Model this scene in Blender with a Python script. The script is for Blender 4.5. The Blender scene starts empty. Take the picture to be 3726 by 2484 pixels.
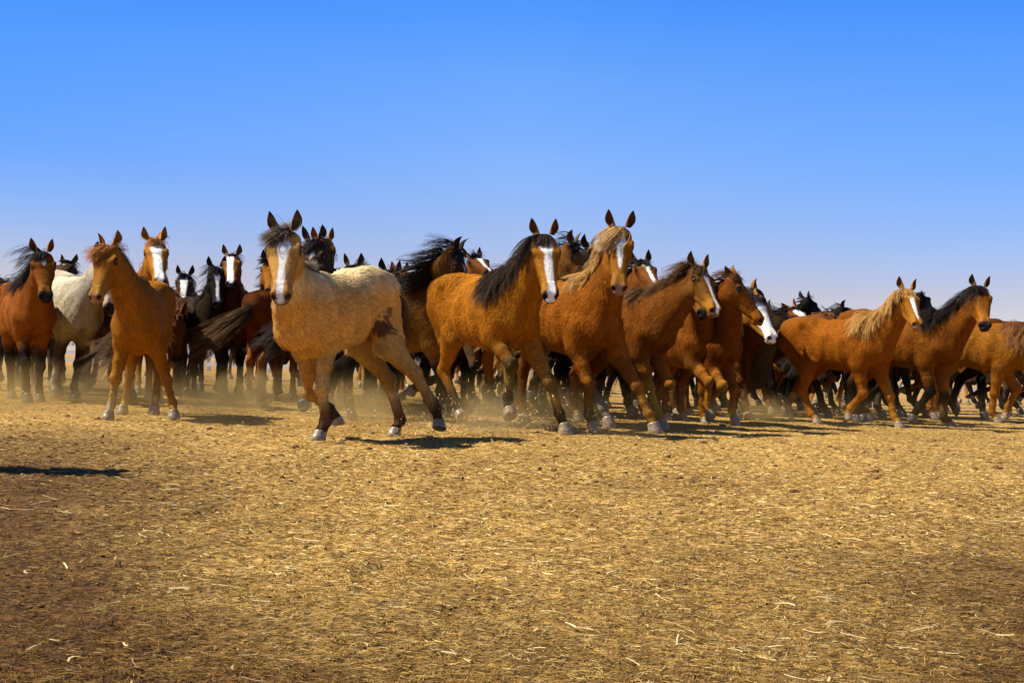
import bpy, math, random
import numpy as np

scene = bpy.context.scene
# ---------------------------------------------------------------- camera numbers (shared)
CAM_H = 0.50; LENS = 40.0
PITCH = math.radians(1.34); ROLL = math.radians(1.83)

def rot(axis, a):
    c, s = math.cos(a), math.sin(a)
    if axis == 'x': return np.array([[1,0,0],[0,c,-s],[0,s,c]])
    if axis == 'y': return np.array([[c,0,s],[0,1,0],[-s,0,c]])
    return np.array([[c,-s,0],[s,c,0],[0,0,1]])

# ---------------------------------------------------------------- horse skeleton
# local frame: +X forward, +Y the horse's left, +Z up, metres for withers 1.38 m
POSE0 = dict(x=0, y=8, dz=0, s=1, yaw=-90, tp=0, troll=0, lg=1, bl=1,
             np=42, ny=0, nl=1, hy=0, hp=-48, hr=0, hs=1.06, hw=1.16, cw=.88,
             rf=(0,-35,0,0,40), lf=(0,-35,0,0,40), rh=(0,35,-42,2,40), lh=(0,35,-42,2,40))
LEGS = ('rf','lf','rh','lh')
TC = np.array([0,0,1.05])

def leg_chain(P, name):
    front = name[1] == 'f'; sg = 1.0 if name[0] == 'l' else -1.0
    lg = P['lg']; bl = P['bl']
    if front: o = np.array([0.50*bl, sg*0.135*P['cw'], 1.00]); L = (0.24, 0.38, 0.26, 0.10, 0.085)
    else:     o = np.array([-0.50*bl, sg*0.125*P['cw'], 1.14]); L = (0.36, 0.44, 0.35, 0.10, 0.085)
    a = P[name]
    spl = math.radians(a[0]) * sg
    o = TC + rot('x', math.radians(P['troll'])) @ rot('y', -math.radians(P['tp'])) @ (o - TC) if 0 else o
    pts = [o]; p = o
    k = [1, lg, lg, lg, 1]
    for i in range(5):
        an = math.radians(a[i+1] if i < 4 else a[4])
        d = np.array([math.sin(an), 0, -math.cos(an)])
        if i > 0 or True:
            d = rot('x', spl) @ d
        p = p + d * L[i] * k[i]
        pts.append(p)
    if not front:     # the stifle stands out a little from the flank
        pts[1] = pts[1] + np.array([0, sg*0.045, 0])
    return pts        # top, elbow/stifle, knee/hock, fetlock, coronet, hoof tip

def skel(P):
    """posed joints in the horse's own frame (before yaw / location / scale)"""
    J = {}
    lift = 0.0
    Rt = rot('x', math.radians(P['troll'])) @ rot('y', -math.radians(P['tp']))
    dzl = (P['lg'] - 1) * 0.62
    def tr(p):
        return Rt @ (np.asarray(p, float) - TC) + TC + np.array([0, 0, P['dz'] + dzl])
    J['tr'] = tr; J['Rt'] = Rt
    for n in LEGS:
        J[n] = [tr(q) for q in leg_chain(P, n)]
    bl = P['bl']
    J['withers'] = tr((0.36*bl, 0, 1.39)); J['croup'] = tr((-0.50*bl, 0, 1.395)); J['back'] = tr((-0.05, 0, 1.35))
    J['tailhead'] = tr((-0.76*bl, 0, 1.27)); J['buttock'] = tr((-0.86*bl, 0, 1.08)); J['chest'] = tr((0.68*bl, 0, 0.98))
    J['belly'] = tr((0, 0, 0.73))
    nb = np.array([0.44*bl, 0, 1.12])
    npi, nya = math.radians(P['np']), math.radians(P['ny'])
    d = np.array([math.cos(npi)*math.cos(nya), math.cos(npi)*math.sin(nya), math.sin(npi)])
    Ln = 0.66 * P['nl']
    pe = nb + d * Ln
    J['nb'] = tr(nb); J['poll'] = tr(pe)
    c = nb + np.array([0.26*math.cos(npi*0.55), 0.10*math.sin(nya), 0.26*math.sin(npi*0.75)]) * P['nl']
    J['nc'] = tr(c)
    Rh = Rt @ rot('z', math.radians(P['hy'])) @ rot('y', -math.radians(P['hp'])) @ rot('x', math.radians(P['hr']))
    J['Rh'] = Rh
    def hd(p):
        return J['poll'] + Rh @ (np.asarray(p, float) * P['hs'] * np.array([1, P['hw'], 1]))
    J['hd'] = hd
    J['eyeL'] = hd((0.17, .085, -.01)); J['eyeR'] = hd((0.17, -.085, -.01))
    J['earL'] = hd((-0.095, .08, .135)); J['earR'] = hd((-0.095, -.08, .135))
    J['nose'] = hd((0.59, 0, -.075)); J['chin'] = hd((0.50, 0, -.15)); J['browtop'] = hd((0.0, 0, .06))
    J['star'] = hd((0.15, 0, .06)); J['jaw'] = hd((0.08, 0, -.22))
    return J

def world(P, p):
    return rot('z', math.radians(P['yaw'])) @ (np.asarray(p) * P['s']) + np.array([P['x'], P['y'], 0])

def camera_axes():
    r0 = np.array([1., 0, 0]); f = np.array([0, math.cos(PITCH), math.sin(PITCH)]); u0 = np.cross(r0, f)
    r = r0*math.cos(ROLL) + u0*math.sin(ROLL); u = -r0*math.sin(ROLL) + u0*math.cos(ROLL)
    return r, u, f

def project(p):
    r, u, f = camera_axes()
    q = np.asarray(p) - np.array([0, 0, CAM_H]); F = LENS/36*3726
    z = q @ f
    return np.array([1863 + F*(q @ r)/z, 1242 - F*(q @ u)/z])
# ---------------------------------------------------------------- camera
from mathutils import Matrix
def make_camera():
    cd = bpy.data.cameras.new('camera'); cam = bpy.data.objects.new('camera', cd); scene.collection.objects.link(cam)
    r, u, f = camera_axes()
    M = Matrix(((r[0], u[0], -f[0], 0), (r[1], u[1], -f[1], 0), (r[2], u[2], -f[2], CAM_H), (0, 0, 0, 1)))
    cam.matrix_world = M; cd.lens = LENS; cd.sensor_width = 36; cd.clip_start = .05; cd.clip_end = 5000
    scene.camera = cam
make_camera()

SKY_GRADE = [(0, (.50, .42, .42)), (1, (.12, .17, .24)), (.071, (.57, .42, .45)), (.103, (.535, .465, .56)), (.183, (.46, .56, .765)), (.252, (.375, .59, .88)), (.306, (.25, .565, .99)), (.42, (.16, .34, .58)), (.6, (.13, .22, .34))]      # tint of the clear sky by height above the horizon
# ---------------------------------------------------------------- daylight: clear sky and a sun from the left, a little behind the camera
SUN_EL, SUN_AZ = math.radians(48), math.radians(261)        # azimuth clockwise from +Y (the view direction)
world = bpy.data.worlds.new('World'); scene.world = world; world.use_nodes = True
wn = world.node_tree; wn.nodes.clear()
wo = wn.nodes.new('ShaderNodeOutputWorld'); bg = wn.nodes.new('ShaderNodeBackground'); sky = wn.nodes.new('ShaderNodeTexSky')
sky.sky_type = 'NISHITA'; sky.sun_disc = False; sky.sun_elevation = SUN_EL; sky.sun_rotation = SUN_AZ
sky.air_density = 1.0; sky.dust_density = .6; sky.ozone_density = 3.0; sky.altitude = 900
gc = wn.nodes.new('ShaderNodeTexCoord'); gs = wn.nodes.new('ShaderNodeSeparateXYZ'); wn.links.new(gc.outputs['Generated'], gs.inputs[0])
gr = wn.nodes.new('ShaderNodeValToRGB'); gr.color_ramp.interpolation = 'LINEAR'
gr.color_ramp.elements[0].color = (*SKY_GRADE[0][1], 1); gr.color_ramp.elements[1].color = (*SKY_GRADE[1][1], 1)
for p, c in SKY_GRADE[2:]:
    e = gr.color_ramp.elements.new(p); e.color = (*c, 1)
gm = wn.nodes.new('ShaderNodeVectorMath'); gm.operation = 'MULTIPLY'
wn.links.new(gs.outputs['Z'], gr.inputs[0]); wn.links.new(sky.outputs[0], gm.inputs[0]); wn.links.new(gr.outputs[0], gm.inputs[1])
g2 = wn.nodes.new('ShaderNodeVectorMath'); g2.operation = 'SCALE'; g2.inputs['Scale'].default_value = 2.0
hx = wn.nodes.new('ShaderNodeMath'); hx.operation = 'MULTIPLY_ADD'; hx.inputs[1].default_value = .5; hx.inputs[2].default_value = .5; wn.links.new(gs.outputs['X'], hx.inputs[0])
hr = wn.nodes.new('ShaderNodeValToRGB'); hr.color_ramp.elements[0].position = .28; hr.color_ramp.elements[0].color = (.50, .74, .97, 1)     # the sky is deeper blue well away from the middle of the view
hr.color_ramp.elements[1].position = .50; hr.color_ramp.elements[1].color = (1, 1, 1, 1); he = hr.color_ramp.elements.new(.72); he.color = (.72, .88, 1, 1)
wn.links.new(hx.outputs[0], hr.inputs[0]); g3 = wn.nodes.new('ShaderNodeVectorMath'); g3.operation = 'MULTIPLY'; wn.links.new(gm.outputs[0], g3.inputs[0])
hz = wn.nodes.new('ShaderNodeMapRange'); hz.inputs['From Min'].default_value = .05; hz.inputs['From Max'].default_value = .17; wn.links.new(gs.outputs['Z'], hz.inputs['Value'])
hm = wn.nodes.new('ShaderNodeMix'); hm.data_type = 'VECTOR'; hm.inputs[4].default_value = (1, 1, 1); wn.links.new(hz.outputs[0], hm.inputs[0]); wn.links.new(hr.outputs[0], hm.inputs[5]); wn.links.new(hm.outputs[1], g3.inputs[1])
wn.links.new(g3.outputs[0], g2.inputs[0]); wn.links.new(g2.outputs[0], bg.inputs[0]); bg.inputs[1].default_value = .0735
wn.links.new(bg.outputs[0], wo.inputs[0])
sd = bpy.data.lights.new('sun', 'SUN'); sun = bpy.data.objects.new('sun', sd); scene.collection.objects.link(sun)
sd.energy = 5.0; sd.angle = math.radians(.53); sd.color = (1, .93, .80)
tosun = np.array([math.sin(SUN_AZ)*math.cos(SUN_EL), math.cos(SUN_AZ)*math.cos(SUN_EL), math.sin(SUN_EL)])
from mathutils import Vector
sun.rotation_euler = Vector(tosun).to_track_quat('Z', 'Y').to_euler()
vs = scene.view_settings; vs.view_transform = 'Standard'; vs.look = 'None'; vs.exposure = .75; vs.gamma = 1

# ---------------------------------------------------------------- materials
MAT = {}
def new_mat(name):
    m = bpy.data.materials.new(name); m.use_nodes = True; nt = m.node_tree
    b = nt.nodes['Principled BSDF']; return m, nt, b
def col_mat(name, rough, spec, sheen=0, noise=.0, bump=0, bscale=60):
    m, nt, b = new_mat(name); a = nt.nodes.new('ShaderNodeAttribute'); a.attribute_name = 'Col'
    src = a.outputs['Color']
    if noise:
        tc = nt.nodes.new('ShaderNodeTexCoord'); n = nt.nodes.new('ShaderNodeTexNoise'); n.inputs['Scale'].default_value = 38; n.inputs['Detail'].default_value = 4
        nt.links.new(tc.outputs['Object'], n.inputs['Vector']); mr = nt.nodes.new('ShaderNodeMapRange')
        mr.inputs['From Min'].default_value = .3; mr.inputs['From Max'].default_value = .7; mr.inputs['To Min'].default_value = 1-noise; mr.inputs['To Max'].default_value = 1+noise
        nt.links.new(n.outputs['Fac'], mr.inputs['Value']); mx = nt.nodes.new('ShaderNodeVectorMath'); mx.operation = 'SCALE'
        nt.links.new(src, mx.inputs[0]); nt.links.new(mr.outputs[0], mx.inputs['Scale']); src = mx.outputs[0]
        if bump:
            n2 = nt.nodes.new('ShaderNodeTexNoise'); n2.inputs['Scale'].default_value = bscale; n2.inputs['Detail'].default_value = 3
            nt.links.new(tc.outputs['Object'], n2.inputs['Vector']); bp = nt.nodes.new('ShaderNodeBump'); bp.inputs['Strength'].default_value = bump; bp.inputs['Distance'].default_value = .01
            nt.links.new(n2.outputs['Fac'], bp.inputs['Height']); nt.links.new(bp.outputs[0], b.inputs['Normal'])
    nt.links.new(src, b.inputs['Base Color']); b.inputs['Roughness'].default_value = rough; b.inputs['Specular IOR Level'].default_value = spec
    if sheen: b.inputs['Sheen Weight'].default_value = sheen
    MAT[name] = m; return m
col_mat('coat', .68, .05, 0, .07, .2)
col_mat('hair', .55, .12)
def hoof_mat(name, c0, c1):
    m, nt, b = new_mat(name); tc = nt.nodes.new('ShaderNodeTexCoord'); n = nt.nodes.new('ShaderNodeTexNoise'); n.inputs['Scale'].default_value = 28
    mp = nt.nodes.new('ShaderNodeMapping'); mp.inputs['Scale'].default_value = (1, 1, 5); nt.links.new(tc.outputs['Object'], mp.inputs[0]); nt.links.new(mp.outputs[0], n.inputs['Vector'])
    cr = nt.nodes.new('ShaderNodeValToRGB'); cr.color_ramp.elements[0].position = .35; cr.color_ramp.elements[1].position = .68
    cr.color_ramp.elements[0].color = (*c0, 1); cr.color_ramp.elements[1].color = (*c1, 1); nt.links.new(n.outputs['Fac'], cr.inputs[0]); nt.links.new(cr.outputs[0], b.inputs['Base Color'])
    b.inputs['Roughness'].default_value = .38; MAT[name] = m
hoof_mat('hoof', (.13, .095, .06), (.36, .275, .175)); hoof_mat('hoof_dark', (.03, .026, .022), (.12, .10, .085))
m, nt, b = new_mat('eye'); b.inputs['Base Color'].default_value = (.012, .007, .005, 1); b.inputs['Roughness'].default_value = .08; MAT['eye'] = m
# ---------------------------------------------------------------- one continuous animal body from blended solids
class Body:
    """a list of soft solids, blended into one skin"""
    def __init__(s): s.pr = []
    def seg(s, p0, p1, side, a0, b0, a1, b1, k=.03, cap=None, flow=None, leg=None, t=(0, 0), sub=False, up=None):
        p0 = np.asarray(p0, float); p1 = np.asarray(p1, float); ax = p1 - p0; L = np.linalg.norm(ax)
        if L < 1e-6: ax = np.array([1., 0, 0]); L = 1e-6
        ax = ax / L; side = np.asarray(side, float); side = side - ax*(side @ ax); side /= np.linalg.norm(side)
        s.pr.append(dict(p0=p0, L=L, ax=ax, side=side, up=np.cross(side, ax), a0=a0, b0=b0, a1=a1, b1=b1, k=k,
                         cap=cap if cap else min(a0, b0, a1, b1), flow=ax if flow is None else np.asarray(flow, float),
                         leg=leg, t=t, sub=sub))
    def ell(s, c, R, r, **kw):
        """ellipsoid with axes R (columns), radii r"""
        c = np.asarray(c, float); R = np.asarray(R)
        s.seg(c - R[:, 0]*1e-4, c + R[:, 0]*1e-4, R[:, 1], r[1], r[2], r[1], r[2], cap=r[0], **kw)
    @staticmethod
    def dist(q, P):
        d = P - q['p0']; w = d @ q['ax']; t = np.clip(w / q['L'], 0, 1); w = w - t*q['L']
        u = d @ q['side']; v = d @ q['up']
        a = q['a0'] + (q['a1']-q['a0'])*t; b = q['b0'] + (q['b1']-q['b0'])*t; c = q['cap']
        u = u/a; v = v/b; w = w/c
        k0 = np.sqrt(u*u + v*v + w*w) + 1e-9
        k1 = np.sqrt((u/a)**2 + (v/b)**2 + (w/c)**2) + 1e-9
        return k0*(k0-1)/k1, t
    def grid(s, h):
        lo = np.full(3, 9.); hi = np.full(3, -9.)
        for q in s.pr:
            if q['sub']: continue
            m = max(q['a0'], q['b0'], q['a1'], q['b1'], q['cap'])
            e = np.stack([q['p0'], q['p0'] + q['ax']*q['L']])
            lo = np.minimum(lo, e.min(0)-m); hi = np.maximum(hi, e.max(0)+m)
        lo -= .04; n = np.ceil((hi + .04 - lo)/h).astype(int) + 1
        G = np.full(n, .5, np.float32)
        for q in s.pr:
            m = max(q['a0'], q['b0'], q['a1'], q['b1'], q['cap']) + q['k'] + 2.5*h
            e = np.stack([q['p0'], q['p0'] + q['ax']*q['L']])
            i0 = np.maximum(np.floor((e.min(0)-m-lo)/h).astype(int), 0); i1 = np.minimum(np.ceil((e.max(0)+m-lo)/h).astype(int)+1, n)
            if (i1 <= i0).any(): continue
            X = [lo[a] + np.arange(i0[a], i1[a])*h for a in range(3)]
            P = np.stack(np.meshgrid(*X, indexing='ij'), -1).reshape(-1, 3)
            d = s.dist(q, P)[0].reshape([len(x) for x in X]); sl = tuple(slice(i0[a], i1[a]) for a in range(3))
            g = G[sl]; k = q['k']
            if q['sub']:
                d = -d; hh = np.clip(.5 - .5*(g - d)/k, 0, 1)
                G[sl] = g*(1-hh) + d*hh + k*hh*(1-hh)
            else:
                hh = np.clip(.5 + .5*(g - d)/k, 0, 1)
                G[sl] = g*(1-hh) + d*hh - k*hh*(1-hh)
        s.G = G; s.lo = lo; s.h = h
        return G
    def sample(s, P):
        """field and gradient by trilinear lookup"""
        G = s.G; n = np.array(G.shape); f = (P - s.lo)/s.h; f = np.clip(f, 1, n-2.001); i = f.astype(int); f = f - i
        def at(a, b, c): return G[i[:,0]+a, i[:,1]+b, i[:,2]+c]
        x, y, z = f.T
        v = 0
        for a in (0, 1):
            for b in (0, 1):
                for c in (0, 1):
                    v = v + at(a,b,c)*(x if a else 1-x)*(y if b else 1-y)*(z if c else 1-z)
        g = np.stack([at(1,0,0)-at(-1,0,0), at(0,1,0)-at(0,-1,0), at(0,0,1)-at(0,0,-1)], -1)
        g = g/(np.linalg.norm(g, axis=1, keepdims=True)+1e-9)
        return v, g

def surface_nets(G, lo, h):
    S = G < 0; n = np.array(G.shape)
    c = np.zeros(n-1, int)
    for a in (0, 1):
        for b in (0, 1):
            for d in (0, 1): c += S[a:n[0]-1+a, b:n[1]-1+b, d:n[2]-1+d]
    act = (c > 0) & (c < 8)
    ids = np.full(act.shape, -1, int); I = np.argwhere(act); ids[act] = np.arange(len(I))
    acc = np.zeros((len(I), 3)); cnt = np.zeros(len(I))
    off = [(a, b, d) for a in (0, 1) for b in (0, 1) for d in (0, 1)]
    for ia, A in enumerate(off):
        for B in off[ia+1:]:
            df = np.array(B)-np.array(A)
            if abs(df).sum() != 1: continue
            ga = G[I[:,0]+A[0], I[:,1]+A[1], I[:,2]+A[2]]; gb = G[I[:,0]+B[0], I[:,1]+B[1], I[:,2]+B[2]]
            m = (ga < 0) != (gb < 0); t = np.where(m, ga/np.where(m, ga-gb, 1), 0)
            acc += np.where(m[:, None], np.array(A) + t[:, None]*df, 0); cnt += m
    V = lo + (I + acc/cnt[:, None])*h
    F = []
    for ax in range(3):
        b, c2 = (ax+1) % 3, (ax+2) % 3
        sl0 = [slice(1, None)]*3; sl1 = [slice(1, None)]*3; sl0[ax] = slice(0, -1); sl1[ax] = slice(1, None)
        s0 = S[tuple(sl0)]; s1 = S[tuple(sl1)]
        E = np.argwhere(s0 != s1); fl = s0[tuple(E.T)]
        o = np.array([1, 1, 1]); o[ax] = 0; E = E + o
        def cell(db, dc):
            e = E.copy(); e[:, b] -= db; e[:, c2] -= dc
            return ids[e[:,0], e[:,1], e[:,2]]
        q = np.stack([cell(1,1), cell(0,1), cell(0,0), cell(1,0)], -1)
        q[~fl] = q[~fl][:, ::-1]
        F.append(q)
    F = np.concatenate(F); F = F[(F >= 0).all(1)]
    return V, F

def build_body(P, h=.0125, fat=1.0, deep=1.0, ha=.9):
    """the blended body of a horse in pose P; returns the Body and its skeleton"""
    J = skel(P); B = Body(); Rt = J['Rt']; tr = J['tr']; Y = Rt[:, 1]; bl = P['bl']
    bk = Rt @ np.array([-1, 0, -.45]); dn = Rt @ np.array([-.35, 0, -1.])
    # trunk
    st = [(-.79, 1.08, .12, .14), (-.68, 1.14, .195, .215), (-.52, 1.145, .235, .245), (-.32, 1.10, .225, .265), (-.08, 1.03, .265, .315),
          (.16, 1.02, .255, .325), (.36, 1.04, .22, .335), (.50, 1.04, .19, .275), (.585, 1.01, .15, .20)]
    st = [(a[0], a[1] + (1-deep)*a[3]*.9, a[2]*fat, a[3]*deep) for a in st]
    for a, b in zip(st, st[1:]):
        B.seg(tr((a[0]*bl, 0, a[1])), tr((b[0]*bl, 0, b[1])), Y, a[2], a[3], b[2], b[3], k=.05, cap=.08, flow=bk)
    B.seg(tr((.20*bl, 0, 1.30)), tr((.42*bl, 0, 1.31)), Y, .07, .07, .06, .08, k=.09, flow=bk)
    for sg in (-1, 1):
        n = 'l' if sg > 0 else 'r'
        B.seg(tr((-.32*bl, sg*.11, 1.25)), tr((-.62*bl, sg*.105, 1.21)), Y, .10, .12, .12*ha, .15*ha, k=.07, flow=dn)     # rump
        f = J[n+'f']; r = J[n+'h']; n0 = len(B.pr)
        B.seg(tr((.36*bl, sg*.09, 1.27)), f[0]+Rt@np.array([.0, sg*.01, 0]), Y, .07, .10, .075, .11, k=.06, flow=dn)  # shoulder blade
        B.ell(f[0] + Rt @ np.array([.09, -sg*.045, -.05]), Rt, (.10, .085, .115), k=.05, flow=dn)                     # breast
        B.ell(tr((-.38*bl, sg*.275*fat, 1.00)), Rt, (.085, .045, .14), k=.06, flow=dn, sub=True)       # hollow of the flank
        B.seg(tr((.225*bl, sg*.350*fat, 1.00)), tr((.19*bl, sg*.335*fat, .80)), Y, .045, .05, .045, .05, k=.07, sub=True)   # behind the elbow
        B.ell(tr((-.39*bl, sg*.185, 1.285)), Rt, (.05, .045, .045), k=.05, flow=dn)                         # point of the hip
        B.seg(tr((.62*bl, 0, 1.02)), tr((.66*bl, 0, .84)), Y, .018, .03, .018, .03, k=.05, sub=True)         # furrow between the breast muscles
        # upper arm, forearm, knee, cannon, pastern
        kw = dict(leg=n+'f')
        fx = unit(f[2]-f[1]); fwd = np.cross(Y, fx)
        B.seg(f[0], f[1], Y, .085, .115, .07, .10, k=.05, t=(0, 1), **kw)
        B.seg(tr((.33*bl, sg*.13, 1.02)), f[1], Y, .08, .12, .065, .085, k=.05, flow=dn)
        B.seg(f[1], f[1]*.45+f[2]*.55, Y, .066, .088, .046, .057, k=.035, t=(1, 1.55), **kw)
        B.seg(f[1]*.45+f[2]*.55, f[2], Y, .046, .057, .038, .043, k=.025, t=(1.55, 2), **kw)
        B.ell(f[2], frame(f[3]-f[2], Y), (.060, .047, .050), k=.015, t=(2, 2), **kw)
        B.ell(f[2] - fwd*.034 + fx*.005, frame(f[3]-f[2], Y), (.03, .022, .018), k=.02, t=(2, 2), **kw)
        B.seg(f[2], f[2]*.4+f[3]*.6, Y, .031, .038, .0235, .032, k=.015, t=(2, 2.6), **kw)
        B.seg(f[2]*.4+f[3]*.6, f[3], Y, .026, .033, .030, .038, k=.02, t=(2.6, 3), **kw)
        # hind
        kw = dict(leg=n+'h')
        B.seg(tr((-.58*bl, sg*.10, 1.12)), r[1]*.8+r[0]*.2, Y, .11*ha, .19*ha, .085*ha, .13*ha, k=.06, flow=dn, t=(0, 1), **kw)      # thigh
        B.seg(tr((-.74*bl, sg*.085, 1.10)), r[1]*.62+r[2]*.38 + Rt@np.array([-.02, -sg*.01, 0]), Y, .085*ha, .10*ha, .06*ha, .085*ha, k=.06, flow=dn, t=(0, 1.4), **kw)
        B.ell(r[1]+Rt@np.array([-.02, -sg*.02, .02]), frame(r[2]-r[1], Y), (.10*ha, .075*ha, .09*ha), k=.05, t=(1, 1), **kw)
        hx = unit(r[3]-r[2])
        tb = unit(r[2]-r[1]); back = -np.cross(Y, tb)
        B.seg(r[1], r[1]*.5+r[2]*.5, Y, .075, .11, .048, .072, k=.045, t=(1, 1.5), **kw)
        B.seg(r[1]*.5+r[2]*.5, r[2], Y, .048, .072, .036, .046, k=.03, t=(1.5, 2), **kw)
        B.seg(r[1]*.4+r[2]*.6 - tb*0 + back*.055, r[2] - hx*.055 + back*.040, Y, .018, .022, .024, .026, k=.03, t=(1.6, 1.9), **kw)   # tendon to the hock
        B.ell(r[2], frame(hx, Y), (.062, .043, .054), k=.018, t=(2, 2), **kw)
        B.seg(r[2] - hx*.055 + back*.040, r[2]+hx*.07+back*.012, Y, .024, .026, .022, .026, k=.022, t=(1.9, 2.1), **kw)
        B.seg(r[2], r[2]*.4+r[3]*.6, Y, .038, .048, .027, .035, k=.02, t=(2, 2.6), **kw)
        B.seg(r[2]*.4+r[3]*.6, r[3], Y, .027, .035, .031, .040, k=.02, t=(2.6, 3), **kw)
        for q in B.pr[n0:]:
            if q['leg'] in (n+'f', n+'h'):
                g = 1.04 + .17*min(max(q['t'][1]-.6, 0), 1)
                for w in ('a0', 'b0', 'a1', 'b1', 'cap'): q[w] *= g
        for q, kk in ((f, 'f'), (r, 'h')):
            kw = dict(leg=n+kk)
            pf = unit(q[4]-q[3]); pb = -np.cross(Y, pf)
            B.ell(q[3], frame(pf, Y), (.044, .037, .045), k=.015, t=(3, 3), **kw)
            B.ell(q[3]+pb*.022+pf*.004, frame(pf, Y), (.028, .028, .024), k=.02, t=(3, 3), **kw)
            B.seg(q[3], q[4]-pf*.012, Y, .032, .038, .036, .042, k=.02, t=(3, 4), **kw)
    # neck
    nb, nc, Rh, hs, HW = J['nb'], J['nc'], J['Rh'], P['hs'], P['hw']
    ne = J['hd']((.05, 0, -.095))
    N = 6; pts = []
    for i in range(N+1):
        t = i/N; p = nb*(1-t)**2 + 2*nc*t*(1-t) + ne*t*t; pts.append(p)
    bd = [.23, .215, .192, .168, .148, .132, .118]; bw = [.155, .135, .118, .104, .094, .088, .082]; bw = [w*(.6+.4*fat) for w in bw]
    ys = [unit(Y*(1-i/N) + Rh[:, 1]*(i/N)) for i in range(N+1)]
    for i in range(N):
        B.seg(pts[i], pts[i+1], (ys[i]+ys[i+1]), bw[i], bd[i], bw[i+1], bd[i+1], k=.075, cap=.07, flow=unit(pts[i]-pts[i+1])*.8 + Rt@np.array([0, 0, -.6]))
    J['neck'] = pts; J['neck_y'] = ys; J['neck_d'] = bd
    # windpipe line towards the breast
    B.seg(J['hd']((.10, 0, -.20)), tr((.62*bl, 0, .98)), Y, .055, .06, .09, .08, k=.08, flow=Rt@np.array([0, 0, -1.]))
    # head
    hd = lambda x, y, z: J['hd']((x, y, z)); hy = Rh[:, 1]; fl = Rh[:, 0]
    def hseg(p, q, a0, b0, a1, b1, k=.03, **kw): B.seg(hd(*p), hd(*q), hy, a0*hs*HW, b0*hs, a1*hs*HW, b1*hs, k=k, flow=fl, leg='head', **kw)
    def hell(p, r, k=.025, **kw): B.ell(hd(*p), Rh, [r[0]*hs, r[1]*hs*HW, r[2]*hs], k=k, flow=fl, leg='head', **kw)
    hell((.06, 0, -.035), (.11, .086, .084), k=.04)
    hseg((.03, 0, -.015), (.18, 0, -.012), .074, .06, .097, .055)
    hseg((.18, 0, -.012), (.46, 0, -.052), .090, .052, .044, .038, k=.03)
    for sg in (-1, 1):
        hell((.125, sg*.052, -.125), (.108, .042, .098), k=.03)
        hseg((.16, sg*.03, -.165), (.43, sg*.018, -.118), .030, .036, .024, .026, k=.03)
        hseg((.19, sg*.062, -.055), (.35, sg*.046, -.070), .016, .016, .010, .012, k=.025)
        hell((.155, sg*.080, .012), (.045, .024, .022), k=.025)
        hell((.170, sg*.096, -.004), (.028, .018, .020), k=.012, sub=True)
        hseg((.46, sg*.025, -.045), (.545, sg*.036, -.055), .020, .030, .018, .026, k=.02)
    hseg((.18, 0, -.085), (.44, 0, -.085), .066, .080, .040, .045, k=.03)
    hell((.505, 0, -.082), (.070, .056, .056), k=.03)
    hell((.560, 0, -.095), (.034, .038, .030), k=.02)
    hell((.515, 0, -.137), (.040, .032, .024), k=.015)
    for sg in (-1, 1):
        hell((.563, sg*.040, -.060), (.026, .013, .024), k=.010, sub=True)
        hseg((.47, sg*.050, -.122), (.60, sg*.020, -.122), .014, .005, .014, .005, k=.008, sub=True)
    return B, J

def unit(v):
    v = np.asarray(v, float); return v/(np.linalg.norm(v)+1e-12)
def frame(x, y):
    x = unit(x); y = np.asarray(y, float); y = unit(y - x*(x @ y)); return np.stack([x, y, np.cross(x, y)], 1)
# ---------------------------------------------------------------- mesh making
def mesh_from(name, V, F, mat, parent=None, col=None, nrm=None, smooth=True, kind=None, quads=True):
    """F: (n,3) or (n,4) int array, or a list of such arrays"""
    Fs = F if isinstance(F, list) else [F]
    me = bpy.data.meshes.new(name); V = np.asarray(V, np.float32)
    me.vertices.add(len(V)); me.vertices.foreach_set('co', V.ravel())
    tot = sum(f.size for f in Fs); n = sum(len(f) for f in Fs)
    me.loops.add(tot); me.polygons.add(n)
    me.loops.foreach_set('vertex_index', np.concatenate([f.ravel() for f in Fs]).astype(np.int32))
    sz = np.concatenate([np.full(len(f), f.shape[1]) for f in Fs]); st = np.concatenate([[0], np.cumsum(sz)[:-1]])
    me.polygons.foreach_set('loop_start', st.astype(np.int32))
    me.polygons.foreach_set('use_smooth', np.full(n, smooth))
    if col is not None:
        c = np.ones((len(V), 4), np.float32); c[:, :3] = np.clip(col, 0, 1)
        a = me.color_attributes.new('Col', 'FLOAT_COLOR', 'POINT'); a.data.foreach_set('color', c.ravel())
    me.update(); me.materials.append(mat)
    if nrm is not None: me.normals_split_custom_set_from_vertices(nrm.astype(np.float32))
    o = bpy.data.objects.new(name, me); bpy.context.scene.collection.objects.link(o)
    if parent: o.parent = parent
    return o

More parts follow.
